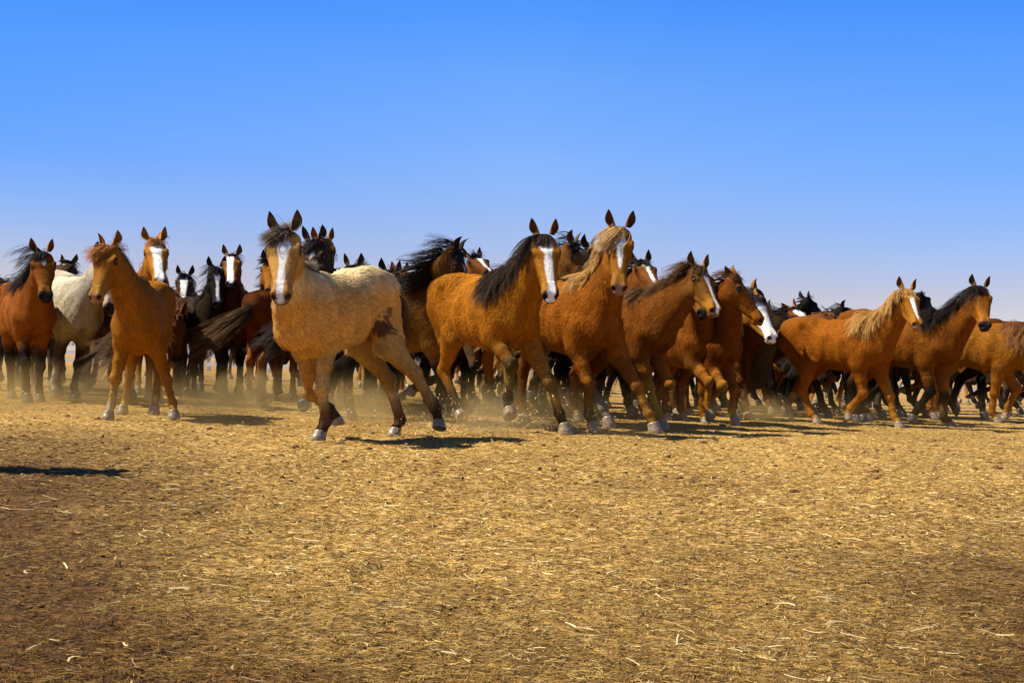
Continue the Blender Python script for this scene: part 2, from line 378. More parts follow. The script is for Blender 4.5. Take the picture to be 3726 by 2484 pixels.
def tubes(paths, rad, cols, rng, sides=3):
    """paths (n,m,3): tapering hair-like tubes; cols (n,3) root and tip -> (n,2,3)"""
    n, m, _ = paths.shape
    T = np.gradient(paths, axis=1); T /= np.linalg.norm(T, axis=2, keepdims=True)+1e-9
    ref = rng.normal(size=(n, 1, 3)); A = np.cross(T, ref); A /= np.linalg.norm(A, axis=2, keepdims=True)+1e-9; Bn = np.cross(T, A)
    u = np.linspace(0, 1, m)
    r = rad[:, None]*(np.minimum(1, .6+u*2)*(1-.88*u**1.6))[None]
    V = []
    for k in range(sides):
        a = 2*math.pi*k/sides
        V.append(paths + (A*math.cos(a) + Bn*math.sin(a))*r[..., None])
    V = np.stack(V, 2)                                   # n,m,sides,3
    idx = np.arange(n*m*sides).reshape(n, m, sides)
    F = []
    for k in range(sides):
        k2 = (k+1) % sides
        F.append(np.stack([idx[:, :-1, k], idx[:, :-1, k2], idx[:, 1:, k2], idx[:, 1:, k]], -1).reshape(-1, 4))
    C = cols[:, 0][:, None]*(1-u)[None, :, None] + cols[:, 1][:, None]*u[None, :, None]
    C = np.repeat(C[:, :, None, :], sides, 2)
    return V.reshape(-1, 3), np.concatenate(F), C.reshape(-1, 3)

def flow_hair(B, roots, d0, length, m, force, stiff, rng, wob=.25, clump=9, clear=.006, spread=.02):
    """grow locks: roots (n,3), start directions, pulled by force (n,3) and pushed out of the body"""
    n = len(roots); P = roots.copy(); d = d0/np.linalg.norm(d0, axis=1, keepdims=True); out = [P.copy()]
    nc = max(1, n//clump); cid = rng.integers(0, nc, n)
    order = np.argsort(roots @ np.array([.7, .1, .7])); cid[order] = np.arange(n)*nc//n
    cen = np.stack([np.bincount(cid, roots[:, a], nc)/np.maximum(np.bincount(cid, minlength=nc), 1) for a in range(3)], 1)
    cw = rng.normal(size=(nc, 3))*wob; ph = rng.uniform(0, 6, (nc, 3)); lc = rng.uniform(.65, 1.1, nc)
    step = (length*lc[cid])[:, None]/(m-1)
    for i in range(1, m):
        t = i/(m-1)
        f = force + cw[cid]*(.5+t) + .22*np.sin(ph[cid] + t*5) + rng.normal(size=(n, 3))*.10
        d = d + f*stiff*(9/(m-1)); d /= np.linalg.norm(d, axis=1, keepdims=True)+1e-9
        P = P + d*step
        # draw a lock together towards its tip
        pc = np.stack([np.bincount(cid, P[:, a], nc)/np.maximum(np.bincount(cid, minlength=nc), 1) for a in range(3)], 1)
        P = P + (pc[cid]-P)*(.08*t)
        for _ in range(2):
            v, g = B.sample(P); pen = clear - v
            P = P + g*np.where(pen > 0, pen, 0)[:, None]
        d = P - out[-1]; d /= np.linalg.norm(d, axis=1, keepdims=True)+1e-9
        out.append(P.copy())
    return np.stack(out, 1)

def ear_mesh(J, hs, sg, lay=0.0, size=1.0, turn=0.0, hw=1.16):
    """a cupped leaf-shaped ear; returns verts, faces, inner mask"""
    a = unit(np.array([-.74 - .5*lay, sg*(.24 + .1*lay), .67*(1-lay)])); f = unit(np.array([.67, sg*(.35+turn), .74]))
    if lay > .3: f = unit(np.array([.2, sg*.9, .3]))
    f = unit(f - a*(a @ f)); s = np.cross(a, f)
    base = np.array([-.002, sg*.050, .045]); Lh = .152*size
    U = np.linspace(0, 1, 10); Vv = np.linspace(-1, 1, 11)
    w = np.interp(U, [0, .15, .4, .7, .9, 1], [.026, .034, .040, .031, .014, .002])*size
    sp = np.interp(U, [0, .3, 1], [2.6, 1.95, 1.2])
    out = []
    for sh in (0, 1):
        for u, ww, q in zip(U, w, sp):
            for v in Vv:
                an = v*q; r = ww - sh*.0055*(1-u*.8)
                c = base + a*(u*Lh) + unit(s)*(r*math.sin(an)) - f*(r*.75*math.cos(an)) + f*(.02*u*u - .012*math.sin(3*u)) - s*sg*.018*math.sin(math.pi*u)*(-1)
                out.append(c)
    Vt = np.array(out)*hs + np.array([0, sg*.050*(hw-1)*hs, 0]); Vt = J['poll'] + Vt @ J['Rh'].T
    n = 10*11; F = []
    for i in range(9):
        for j in range(10):
            p = i*11+j
            F.append((p, p+1, p+12, p+11)); F.append((n+p+11, n+p+12, n+p+1, n+p))
    for i in range(9):
        for j in (0, 10):
            p = i*11+j; F.append((p, p+11, n+p+11, n+p) if j == 0 else (p+11, p, n+p, n+p+11))
    F = np.array(F)
    if sg < 0: pass
    return Vt, F, np.concatenate([np.zeros(n), np.ones(n)])

def hoof_mesh(q, Y, Rt, grounded, s):
    pf = unit(q[4]-q[3]); a = math.radians(40)
    if grounded:
        n = np.array([0, 0, -1.]); fw = unit(np.array([pf[0], pf[1], 0])) if abs(pf[0]) > .15 else unit(np.array([1, 0, 0]) - Y*Y[0]); fw = fw if fw[0] > 0 or pf[2] > -.2 else -fw
        if fw @ np.array([1, 0, 0]) < 0 : fw = np.array([1., 0, 0])
    else:
        Yp = unit(Y - pf*(pf @ Y)); fwd = np.cross(Yp, pf)*-1
        fwd = np.cross(pf, Yp) if np.cross(pf, Yp) @ np.array([0, 0, 1]) * 0 + 1 < 0 else -np.cross(Yp, pf)*-1
        n = unit(pf*math.cos(a) - np.cross(Yp, pf)*-math.sin(a)*-1); fw = unit(np.cross(n, Yp)); fw = -fw if fw @ pf < 0 else fw
    sd = unit(np.cross(fw, n)); top = q[4] - pf*.012
    hgt = max(.05, top[2]) + .004 if grounded else .075
    R = [(0, .046, .042, 0), (.10, .054, .050, .002), (.18, .053, .049, .004), (.55, .061, .056, .018), (.93, .070, .063, .029), (1, .067, .060, .029), (1, .034, .03, .029)]
    V = []
    for (h, rf, rs, sh) in R:
        tilt = (1-min(h, 1))*.35
        for k in range(16):
            an = 2*math.pi*k/16; cx = math.cos(an)*rf*(1.0 if math.cos(an) > 0 else .86); cy = math.sin(an)*rs
            # the coronet slopes down towards the heel
            V.append(top + n*(h*hgt) + fw*(sh + cx) + sd*cy + n*(-cx*tilt*1.0 if not grounded or True else 0)*1.0)
    V = np.array(V); F = []
    for i in range(len(R)-1):
        for k in range(16):
            k2 = (k+1) % 16; F.append((i*16+k, i*16+k2, (i+1)*16+k2, (i+1)*16+k))
    F = [np.array(F)[:, ::-1]]
    c = len(V); V = np.vstack([V, V[-16:].mean(0), V[:16].mean(0)])
    F.append(np.array([((len(R)-1)*16+k, c, (len(R)-1)*16+(k+1) % 16) for k in range(16)]))
    return V, F

def lerp_stops(t, stops):
    ts = [s[0] for s in stops]; return np.stack([np.interp(t, ts, [s[1][i] for s in stops]) for i in range(3)], -1)

def vnoise(P, f, seed=0):
    """smooth value noise, -1..1"""
    Q = P*f + seed*17.3; i = np.floor(Q).astype(np.int64); t = Q - i; t = t*t*(3-2*t); r = 0
    for a in (0, 1):
        for b in (0, 1):
            for c in (0, 1):
                hsh = ((i[:,0]+a)*73856093 ^ (i[:,1]+b)*19349663 ^ (i[:,2]+c)*83492791 ^ seed*2654435) & 0xffff
                v = (hsh*40503 % 65536)/32768. - 1
                r = r + v*(t[:,0] if a else 1-t[:,0])*(t[:,1] if b else 1-t[:,1])*(t[:,2] if c else 1-t[:,2])
    return r

def dim(c): return tuple(np.array(c)*np.array([.79, .74, .62]))
def paint(B, J, P, V, N, C):
    """coat colour, hair flow and hair length for every skin vertex, from where it lies on the animal"""
    n = len(V); W = np.zeros(n); FL = np.zeros((n, 3)); T = np.zeros(n)
    legs = ['head', 'rf', 'lf', 'rh', 'lh', None]; LW = np.zeros((n, 6))
    for q in B.pr:
        if q['sub']: continue
        m = max(q['a0'], q['b0'], q['a1'], q['b1'], q['cap'])
        c = q['p0'] + q['ax']*q['L']/2; near = np.where(np.linalg.norm(V-c, axis=1) < q['L']/2 + m + .13)[0]
        if len(near) == 0: continue
        d, t = B.dist(q, V[near]); w = np.exp(-np.maximum(d, -.03)/.016)
        W[near] += w; FL[near] += w[:, None]*q['flow']; li = legs.index(q['leg']); LW[near, li] += w
        T[near] += w*(q['t'][0] + (q['t'][1]-q['t'][0])*t)
    W += 1e-12; FL /= W[:, None]; LW /= W[:, None]; lw = LW[:, 1:5].sum(1); T = T/W/np.maximum(lw, .05)
    FL = FL - N*(FL*N).sum(1, keepdims=True); FL /= np.linalg.norm(FL, axis=1, keepdims=True)+1e-9
    C = {k: (dim(v) if k in ('base', 'top', 'belly', 'face', 'mealy', 'ear') else v) for k, v in C.items()}; C['legs'] = {n: [(t, dim(c)) for t, c in st] for n, st in C['legs'].items()} if isinstance(C['legs'], dict) else [(t, dim(c)) for t, c in C['legs']]
    base = np.array(C['base']); col = np.tile(base, (n, 1))
    Vt = (V - J['tr'](TC)) @ J['Rt']                                # trunk coordinates
    nz = vnoise(V, 5, C['seed']); nz2 = vnoise(V, 16, C['seed']+3)
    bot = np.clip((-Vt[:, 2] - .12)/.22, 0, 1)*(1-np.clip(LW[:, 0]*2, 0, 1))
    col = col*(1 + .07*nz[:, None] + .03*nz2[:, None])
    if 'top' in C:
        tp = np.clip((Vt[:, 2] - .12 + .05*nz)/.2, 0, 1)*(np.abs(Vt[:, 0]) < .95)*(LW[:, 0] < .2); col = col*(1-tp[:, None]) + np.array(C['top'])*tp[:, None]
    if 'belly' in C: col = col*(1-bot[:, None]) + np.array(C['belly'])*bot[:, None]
    if 'patch' in C:
        for (px, py, pz, r, pc) in C['patch']:
            dd = np.linalg.norm(Vt - np.array([px, py, pz]), axis=1)/r + .45*vnoise(V, 22, 41) + .4*vnoise(V, 48, 42); m = np.clip((1.15-dd)/.3, 0, 1)[:, None]; col = col*(1-m) + np.array(pc)*m
    Tn = T + .10*nz + .06*nz2
    for li, ln in enumerate(LEGS):
        st = C['legs'][ln] if isinstance(C['legs'], dict) else C['legs']
        if not st: continue
        w = np.clip(LW[:, li+1]*2.2, 0, 1)*np.clip((T-st[0][0])/.5+.01, 0, 1); c = lerp_stops(Tn, st)*(1+.12*nz2[:, None]); w = w[:, None]
        col = col*(1-w) + c*w
    # head
    H = ((V - J['poll']) @ J['Rh'])/P['hs']/np.array([1, P['hw'], 1]); x, y, z = H.T
    hw = np.clip(LW[:, 0]*2 - .1, 0, 1)
    if 'face' in C: w = (hw*np.clip((x-.05)/.1, 0, 1))[:, None]; col = col*(1-w) + np.array(C['face'])*(1+.1*nz2[:, None])*w
    if 'mealy' in C: w = (hw*np.clip((x - .33 + .04*nz2)/.10, 0, 1))[:, None]; col = col*(1-w) + np.array(C['mealy'])*w
    mz = C.get('muzzle', (.03, .025, .022)); mx = C.get('muzzle_x', .50)
    w = (hw*np.clip((x - mx - .02*nz2 + np.maximum(-z-.09, 0)*.4)/.03, 0, 1))[:, None]; col = col*(1-w) + np.array(mz)*w
    # eyes and nostrils have dark rims
    for sg in (-1, 1):
        d = np.linalg.norm((H - np.array([.170, sg*.088, -.002]))/np.array([.050, .05, .040]), axis=1); w = (hw*np.clip((1-d)/.35, 0, 1))[:, None]*.85
        col = col*(1-w) + np.array([.02, .014, .01])*w
        d = np.linalg.norm((H - np.array([.560, sg*.042, -.060]))/np.array([.030, .026, .030]), axis=1); w = (hw*np.clip((1-d)/.3, 0, 1))[:, None]*.9
        col = col*(1-w) + np.array([.012, .008, .007])*w
    if C.get('blaze'):
        xs = [b[0] for b in C['blaze']]; yc = np.interp(x, xs, [b[1] for b in C['blaze']]); hw_ = np.interp(x, xs, [b[2] for b in C['blaze']])
        e = hw_ - np.abs(y - yc + .004*nz2) + .003*nz
        ok = (x > xs[0]-.004) & (x < xs[-1]) & (z > -.075 - .02*(x > .5))
        nost = np.ones(n, bool)
        for sg in (-1, 1): nost &= np.linalg.norm((H - np.array([.560, sg*.042, -.060]))/np.array([.028, .022, .028]), axis=1) > 1
        w = (np.clip(e/.006+.5, 0, 1)*ok*(hw > .3)*nost)[:, None]; col = col*(1-w) + np.array([.90, .86, .77])*w
    ln = np.full(n, C.get('fur', .02)*1.5); ln = ln*(1-.65*hw)*(1 - .55*np.clip(lw*1.6*(T > 1.2), 0, 1)) * (1+.5*bot*(lw < .4))
    ln *= np.where((hw > .3) & (x > .45), .25, 1)
    # leg-back feather
    return col, FL, ln, hw

def fur(V, F, N, col, FL, ln, rng, count, width, hw):
    """many small tapered hairs that lie along the coat"""
    A = V[F[:, 0]]; Bv = V[F[:, 1]]; Cv = V[F[:, 2]]; D = V[F[:, 3]]
    area = (np.linalg.norm(np.cross(Bv-A, Cv-A), axis=1) + np.linalg.norm(np.cross(Cv-A, D-A), axis=1))/2
    area = area*(1+.6*np.clip(hw[F[:, 0]]*2.5, 0, 1)); cs = np.cumsum(area); fi = np.searchsorted(cs, rng.uniform(0, cs[-1], count)); fi = np.minimum(fi, len(F)-1)
    u = rng.uniform(0, 1, (count, 1)); v = rng.uniform(0, 1, (count, 1)); f = F[fi]
    def bi(X): return (X[f[:,0]]*(1-u)+X[f[:,1]]*u)*(1-v) + (X[f[:,3]]*(1-u)+X[f[:,2]]*u)*v
    p = bi(V); nn = bi(N); nn /= np.linalg.norm(nn, axis=1, keepdims=True)+1e-9
    c = bi(col); d = bi(FL); L = bi(ln[:, None]); hh = np.clip(bi(hw[:, None])*2.2, 0, 1); L = L*(1-hh) + .011*hh
    # tufts: low-frequency wander of the flow
    wv = np.stack([vnoise(p, 14, 5), vnoise(p, 14, 6), vnoise(p, 14, 7)], 1)*.38 + rng.normal(size=(count, 3))*.13
    d = d + wv; d = d - nn*(d*nn).sum(1, keepdims=True); d /= np.linalg.norm(d, axis=1, keepdims=True)+1e-9
    s = np.cross(nn, d); L = L*rng.uniform(.6, 1.3, (count, 1))
    lift = rng.uniform(.12, .42, (count, 1))
    w = width*rng.uniform(.6, 1.2, (count, 1))*(1-.45*hh); lift = lift*(1-.6*hh)
    a = p - s*w/2 + nn*.0012; b = p + s*w/2 + nn*.0012; m = p + d*L*.55 + nn*L*lift*.62; t = p + d*L + nn*L*lift*.75
    VV = np.stack([a, b, m + s*w*.36, m - s*w*.36, t], 1).reshape(-1, 3)
    i0 = np.arange(count)*5
    Q = np.stack([i0+3, i0+2, i0+1, i0], -1); T = np.stack([i0+4, i0+2, i0+3], -1)
    br = rng.uniform(.74, 1.24, (count, 1))*(1 + .11*vnoise(p, 18, 9)[:, None] + .10*vnoise(p, 55, 19)[:, None])
    br = br*(1-.6*hh) + .6*hh; cc = np.clip(c*br, 0, .95)
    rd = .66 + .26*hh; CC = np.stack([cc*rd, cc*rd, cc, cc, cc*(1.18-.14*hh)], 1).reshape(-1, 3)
    n1 = nn + d*.25; n1 /= np.linalg.norm(n1, axis=1, keepdims=True)
    NN = np.repeat(n1[:, None], 5, 1).reshape(-1, 3)
    return VV, Q, T, CC, NN

def make_horse(key, P, C, label, group=None, detail=2, name='horse'):
    """detail 2: near horse with fur; 1: middle; 0: far"""
    rng = np.random.default_rng(C['seed'])
    h = {2: .0115, 1: .0145, 0: .019}[detail]
    B, J = build_body(P, fat=C.get('fat', 1.0), deep=C.get('deep', 1.0), ha=C.get('haunch', .9)); G = B.grid(h); V, F = surface_nets(G, B.lo, h)
    _, N = B.sample(V)
    col, FL, ln, hw = paint(B, J, P, V, N, C)
    root = bpy.data.objects.new(name, None); bpy.context.scene.collection.objects.link(root)
    root.location = (P['x'], P['y'], 0); root.rotation_euler = (0, 0, math.radians(P['yaw'])); root.scale = (P['s'],)*3
    root['label'] = label; root['category'] = 'horse'
    if group: root['group'] = group
    # body with its ears
    Vs, Fs, Cs, Ns = [V], [F], [col], [N]; off = len(V); ears = C.get('ears', (0, 0))
    hc = np.array(C.get('ear', C.get('face', C['base'])))
    for sg, lay in ((-1, ears[0] + rng.uniform(0, .12)), (1, ears[1] + rng.uniform(0, .12))):
        ev, ef, inn = ear_mesh(J, P['hs'], sg, lay, C.get('ear_size', .9)*(.94+.12*rng.uniform()), turn=rng.uniform(-.15, .35))
        ec = np.where(inn[:, None] > .5, hc*.55+np.array([.02, .012, .006]), hc)
        uu = np.tile(np.repeat(np.linspace(0, 1, 10), 11), 2); ec = np.where(uu[:, None] > .82, ec*.35, ec)
        fn = np.cross(ev[ef[:,2]]-ev[ef[:,0]], ev[ef[:,3]]-ev[ef[:,1]]); en = np.zeros_like(ev)
        for k in range(4): np.add.at(en, ef[:, k], fn)
        en /= np.linalg.norm(en, axis=1, keepdims=True)+1e-12
        # make sure the shell is turned outwards
        if (en[:110].mean(0) @ (ev[:110].mean(0) - ev[110:].mean(0))) < 0: ef = ef[:, ::-1]; en = -en
        Vs.append(ev); Fs.append(ef+off); Cs.append(ec); Ns.append(en); off += len(ev)
    tris = []
    nf = C.get('nfur', {2: 80000, 1: 26000, 0: 0}[detail])
    if nf:
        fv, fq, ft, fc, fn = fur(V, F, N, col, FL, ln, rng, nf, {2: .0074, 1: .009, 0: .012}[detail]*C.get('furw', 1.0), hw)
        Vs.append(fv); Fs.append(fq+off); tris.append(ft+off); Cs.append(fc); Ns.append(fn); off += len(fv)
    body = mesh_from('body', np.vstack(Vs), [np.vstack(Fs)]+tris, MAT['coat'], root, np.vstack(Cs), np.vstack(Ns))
    # hooves, eyes
    for n in LEGS:
        q = J[n]; gr = q[5][2]*P['s'] < .035
        hv, hf = hoof_mesh(q, J['Rt'][:, 1], J['Rt'], gr, P['s'])
        mesh_from('hoof', hv, hf, MAT['hoof_dark' if C.get('hoof') == 'dark' else 'hoof'], root)
    for sg in (-1, 1):
        c = J['hd']((.168, sg*.081, -.004)); r = .024*P['hs']
        th, ph = np.meshgrid(np.linspace(0, math.pi, 9), np.linspace(0, 2*math.pi, 13)[:-1], indexing='ij')
        ev = c + r*np.stack([np.sin(th)*np.cos(ph), np.sin(th)*np.sin(ph), np.cos(th)], -1).reshape(-1, 3)
        ef = np.array([(i*12+j, (i+1)*12+j, (i+1)*12+(j+1) % 12, i*12+(j+1) % 12) for i in range(8) for j in range(12)])
        mesh_from('eye', ev, ef, MAT['eye'], root)
    # hair
    yaw = math.radians(P['yaw']); Rz = rot('z', -yaw); wind = Rz @ np.array(C.get('wind', (-.28, .08, -.02)))
    den = {2: 1.45, 1: .6, 0: .35}[detail]; rr = {2: .0023, 1: .0040, 0: .007}[detail]
    def hair_obj(nm, paths, cols, rad=rr):
        k = len(paths); w = rng.uniform(0, 1, (k, 1)); c0 = np.array(cols[0]); c1 = np.array(cols[1]); c2 = np.array(cols[2] if len(cols) > 2 else cols[1])
        rt = c0*(1-w*.6) + c1*w*.6; tp = c1*(1-w) + c2*w; br = rng.uniform(.7, 1.25, (k, 1))
        v, f, c = tubes(paths, rad*rng.uniform(.7, 1.3, k), np.stack([rt*br, tp*br], 1), rng)
        return mesh_from(nm, v, f, MAT['hair'], root, c)
    # mane
    pts, ys, bd = J['neck'], J['neck_y'], J['neck_d']; crest = []; up = []
    for i in range(7):
        tg = unit(pts[min(i+1, 6)]-pts[max(i-1, 0)]); u = unit(np.cross(tg, ys[i])); crest.append(pts[i]+u*(bd[i]-.005)); up.append(u)
    crest[0] = J['withers'] + np.array([.06, 0, -.02]); crest = [J['tr']((.26*P['bl'], 0, 1.37))]+crest + [J['hd']((-.03, 0, .05))]; up = [np.array([0, 0, 1.])]+up + [unit(-J['Rh'][:, 0]*.5+J['Rh'][:, 2])]
    crest = np.array(crest); up = np.array(up); ml = C.get('mane_len', .30); side = C.get('mane_side', 1)
    k = int(C.get('mane_n', 620)*den); u = rng.uniform(0, 8, k); i = np.minimum(u.astype(int), 7); fr = (u-i)[:, None]
    r0 = crest[i]*(1-fr)+crest[i+1]*fr; uu = up[i]*(1-fr)+up[i+1]*fr; Yk = J['Rt'][:, 1]
    lat = rng.normal(size=(k, 1))*.012; r0 = r0 + Yk*(lat + .014*side*C.get('mane_lat', .6))
    v, g = B.sample(r0); r0 = r0 - g*(v[:, None] + .004)
    sd = np.where(rng.uniform(size=(k, 1)) < C.get('mane_mix', .9), side, -side)
    back = unit(crest[0]-crest[-1])
    d0 = uu*C.get('mane_up', .9) + Yk*sd*C.get('mane_lat', .6) + back*.25 + rng.normal(size=(k, 3))*.15
    taper = np.interp(u, [0, 1.5, 3, 8], [.35, .8, 1, .9])
    pa = flow_hair(B, r0, d0, ml*taper, 11, np.array([0, 0, -.75]) + wind + Yk*side*.2*C.get('mane_lat', .6), .36, rng, wob=C.get('wob', .22))
    mc = C['mane']; hair_obj('mane', pa, mc)
    # forelock
    k = int(C.get('fore_n', 170)*den)
    if k:
        r0 = np.stack([J['hd']((rng.normal()*.018 + .0, rng.normal()*.026, .05)) for _ in range(k)])
        v, g = B.sample(r0); r0 = r0 - g*(v[:, None]+.004)
        d0 = J['Rh'][:, 2]*.75 + J['Rh'][:, 0]*.6 + rng.normal(size=(k, 3))*.2
        fw = J['Rh'][:, 0]*.35 + np.array([0, 0, -.5]) + wind*C.get('fore_wind', 1.0)
        pa = flow_hair(B, r0, d0, np.full(k, C.get('fore_len', .20)), 9, np.tile(fw, (k, 1)), .36, rng, wob=.25, clump=8)
        hair_obj('forelock', pa, C.get('forelock', mc))
    # tail
    k = int(C.get('tail_n', 420)*1.6*den)
    if k:
        th = J['tr']((-.80*P['bl'], 0, 1.22)); Rt = J['Rt']
        dock = [th + Rt @ np.array([-.02-.10*a, 0, -.01-.16*a*a*1.2]) for a in np.linspace(0, 1, 6)]
        dock = np.array(dock); td = Rz @ np.array(C['tail_dir']) if 'tail_dir' in C else Rt @ np.array([-.45, 0, -.9])
        u = rng.uniform(0, 5, k)**1.0; i = np.minimum(u.astype(int), 4); fr = (u-i)[:, None]
        r0 = dock[i]*(1-fr)+dock[i+1]*fr + rng.normal(size=(k, 3))*np.array([.012, .022, .012])
        d0 = Rt @ np.array([-1, 0, -.3]) + td*.5 + rng.normal(size=(k, 3))*.12
        pa = flow_hair(B, r0, d0, np.full(k, C.get('tail_len', .82)) - (5-u)*.01, 13, np.tile(td*.9 + wind*.4, (k, 1)), .30, rng, wob=.20, clump=12)
        hair_obj('tail', pa, C.get('tail', mc), rr*.95)
    return root
# ---------------------------------------------------------------- ground: trampled straw and dried dung, one sheet to the horizon
def gheight(x, y):
    P = np.stack([x, y, np.zeros_like(x)], -1)
    f = np.clip((60-y)/40, 0, 1)
    pits = -.032*np.clip(vnoise(P, 4.6, 31)+.35*vnoise(P, 15, 32)-.42, 0, .6) - .016*np.clip(vnoise(P, 9, 33)-.45, 0, .5)
    return (.010*vnoise(P, 1.1, 1) + .006*vnoise(P, 4, 2) + .0045*vnoise(P, 13, 3) + .003*vnoise(P, 31, 4) - .004 + pits)*f
def soil_vignette_mix(x, y):
    """0 = golden straw cover, 1 = dark brown (random soil patches, plus painted edge falloff close by and at both sides)"""
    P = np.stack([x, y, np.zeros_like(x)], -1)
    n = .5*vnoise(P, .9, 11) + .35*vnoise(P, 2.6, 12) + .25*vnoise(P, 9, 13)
    b = np.interp(y, [1.2, 1.55, 2.0, 2.8, 4], [.98, .82, .56, .28, .10]) + np.clip((-x-.30*y+.35)/1.1, 0, .75)*np.interp(y, [5, 8], [1, 0]) + np.clip((x-.30*y+.1)/1.1, 0, .6)*np.interp(y, [3, 6], [1, 0])  # painted vignette: near ground and both sides darkened; soil patches come from noise
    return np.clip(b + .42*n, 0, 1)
def make_ground():
    def geo(a, b, n): return a*(b/a)**np.linspace(0, 1, n)
    y = np.concatenate([[-60, -10, 0], np.linspace(.6, 1, 8), geo(1.05, 17, 520), geo(17.5, 1500, 70)])
    u = np.linspace(-1, 1, 561)
    Y = np.repeat(y[:, None], len(u), 1)
    W = np.where(Y < 1.05, 1.1, Y*.62 + .45); W = np.where(Y > 17, Y*.62+.45 + (Y-17)*1.2, W)
    X = u[None]*W
    X[:, 0] = -2500; X[:, -1] = 2500; X[:, 1] = np.minimum(-60, X[:, 2]-1); X[:, -2] = np.maximum(60, X[:, -3]+1)
    x, yy = X.ravel(), Y.ravel(); z = gheight(x, yy); z = np.where(np.abs(x) > 55, 0, z)
    V = np.stack([x, yy, z], -1); n, m = Y.shape; idx = np.arange(n*m).reshape(n, m)
    F = np.stack([idx[:-1, :-1], idx[:-1, 1:], idx[1:, 1:], idx[1:, :-1]], -1).reshape(-1, 4)
    s = soil_vignette_mix(x, yy)[:, None]
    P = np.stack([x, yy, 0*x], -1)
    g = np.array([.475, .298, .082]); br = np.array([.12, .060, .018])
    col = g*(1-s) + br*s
    col = col*(1 + .16*vnoise(P, 5, 21)[:, None] + .22*vnoise(P, 22, 22)[:, None])
    mt, nt, b = new_mat('straw_soil'); a = nt.nodes.new('ShaderNodeAttribute'); a.attribute_name = 'Col'
    geo_ = nt.nodes.new('ShaderNodeNewGeometry')
    def noise(sc, det, stretch=None):
        n = nt.nodes.new('ShaderNodeTexNoise'); n.inputs['Scale'].default_value = sc; n.inputs['Detail'].default_value = det; n.inputs['Roughness'].default_value = .65
        mp = nt.nodes.new('ShaderNodeMapping'); mp.inputs['Scale'].default_value = stretch or (1, 1, 1); nt.links.new(geo_.outputs['Position'], mp.inputs[0]); nt.links.new(mp.outputs[0], n.inputs['Vector']); return n
    n1 = noise(95, 5, (.55, 1, 1)); n2 = noise(34, 5, (1, .6, 1))
    cr = nt.nodes.new('ShaderNodeValToRGB'); e = cr.color_ramp.elements; e[0].position = .34; e[0].color = (.30, .22, .16, 1); e[1].position = .66; e[1].color = (1.75, 1.85, 2.1, 1)
    k = cr.color_ramp.elements.new(.5); k.color = (.95, .93, .9, 1)
    nt.links.new(n1.outputs['Fac'], cr.inputs[0])
    cr2 = nt.nodes.new('ShaderNodeValToRGB'); e = cr2.color_ramp.elements; e[0].position = .36; e[0].color = (.55, .5, .46, 1); e[1].position = .62; e[1].color = (1.2, 1.2, 1.2, 1)
    nt.links.new(n2.outputs['Fac'], cr2.inputs[0])
    def mul(p, q):
        v = nt.nodes.new('ShaderNodeVectorMath'); v.operation = 'MULTIPLY'; nt.links.new(p, v.inputs[0]); nt.links.new(q, v.inputs[1]); return v.outputs[0]
    nt.links.new(mul(mul(a.outputs['Color'], cr.outputs[0]), cr2.outputs[0]), b.inputs['Base Color'])
    bp = nt.nodes.new('ShaderNodeBump'); bp.inputs['Strength'].default_value = .9; bp.inputs['Distance'].default_value = .012
    ad = nt.nodes.new('ShaderNodeMath'); ad.operation = 'ADD'; nt.links.new(n1.outputs['Fac'], ad.inputs[0]); nt.links.new(n2.outputs['Fac'], ad.inputs[1]); nt.links.new(ad.outputs[0], bp.inputs['Height']); nt.links.new(bp.outputs[0], b.inputs['Normal'])
    b.inputs['Roughness'].default_value = .9; b.inputs['Specular IOR Level'].default_value = .15
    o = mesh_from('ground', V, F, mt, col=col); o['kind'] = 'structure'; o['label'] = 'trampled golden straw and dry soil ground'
    return o
make_ground()

def strips(rng, x, y, L, W, ang, lift, curl, bend):
    """little bent pieces of straw lying on the ground"""
    n = len(x); z = gheight(x, y)
    d = np.stack([np.cos(ang), np.sin(ang), np.zeros(n)], -1); s = np.stack([-np.sin(ang), np.cos(ang), rng.normal(size=n)*.45], -1); s /= np.linalg.norm(s, axis=1, keepdims=True)
    up = np.array([0, 0, 1.]); c = np.stack([x, y, z + .002 + rng.uniform(0, 1, n)**2*.010], -1)
    out = []
    for t in (-.5, -.17, .17, .5):
        p = c + d*(L*t)[:, None] + up*(L*lift*t + L*curl*(.25-t*t))[:, None] + np.cross(d, up)*(L*bend*(.25-t*t))[:, None]
        out.append(p - s*(W/2)[:, None]); out.append(p + s*(W/2)[:, None])
    V = np.stack(out, 1); i = np.arange(n)*8; Q = []
    for k in range(3): Q.append(np.stack([i+2*k, i+2*k+1, i+2*k+3, i+2*k+2], -1))
    return V.reshape(-1, 3), np.concatenate(Q)
col_mat('straw', .8, .10)
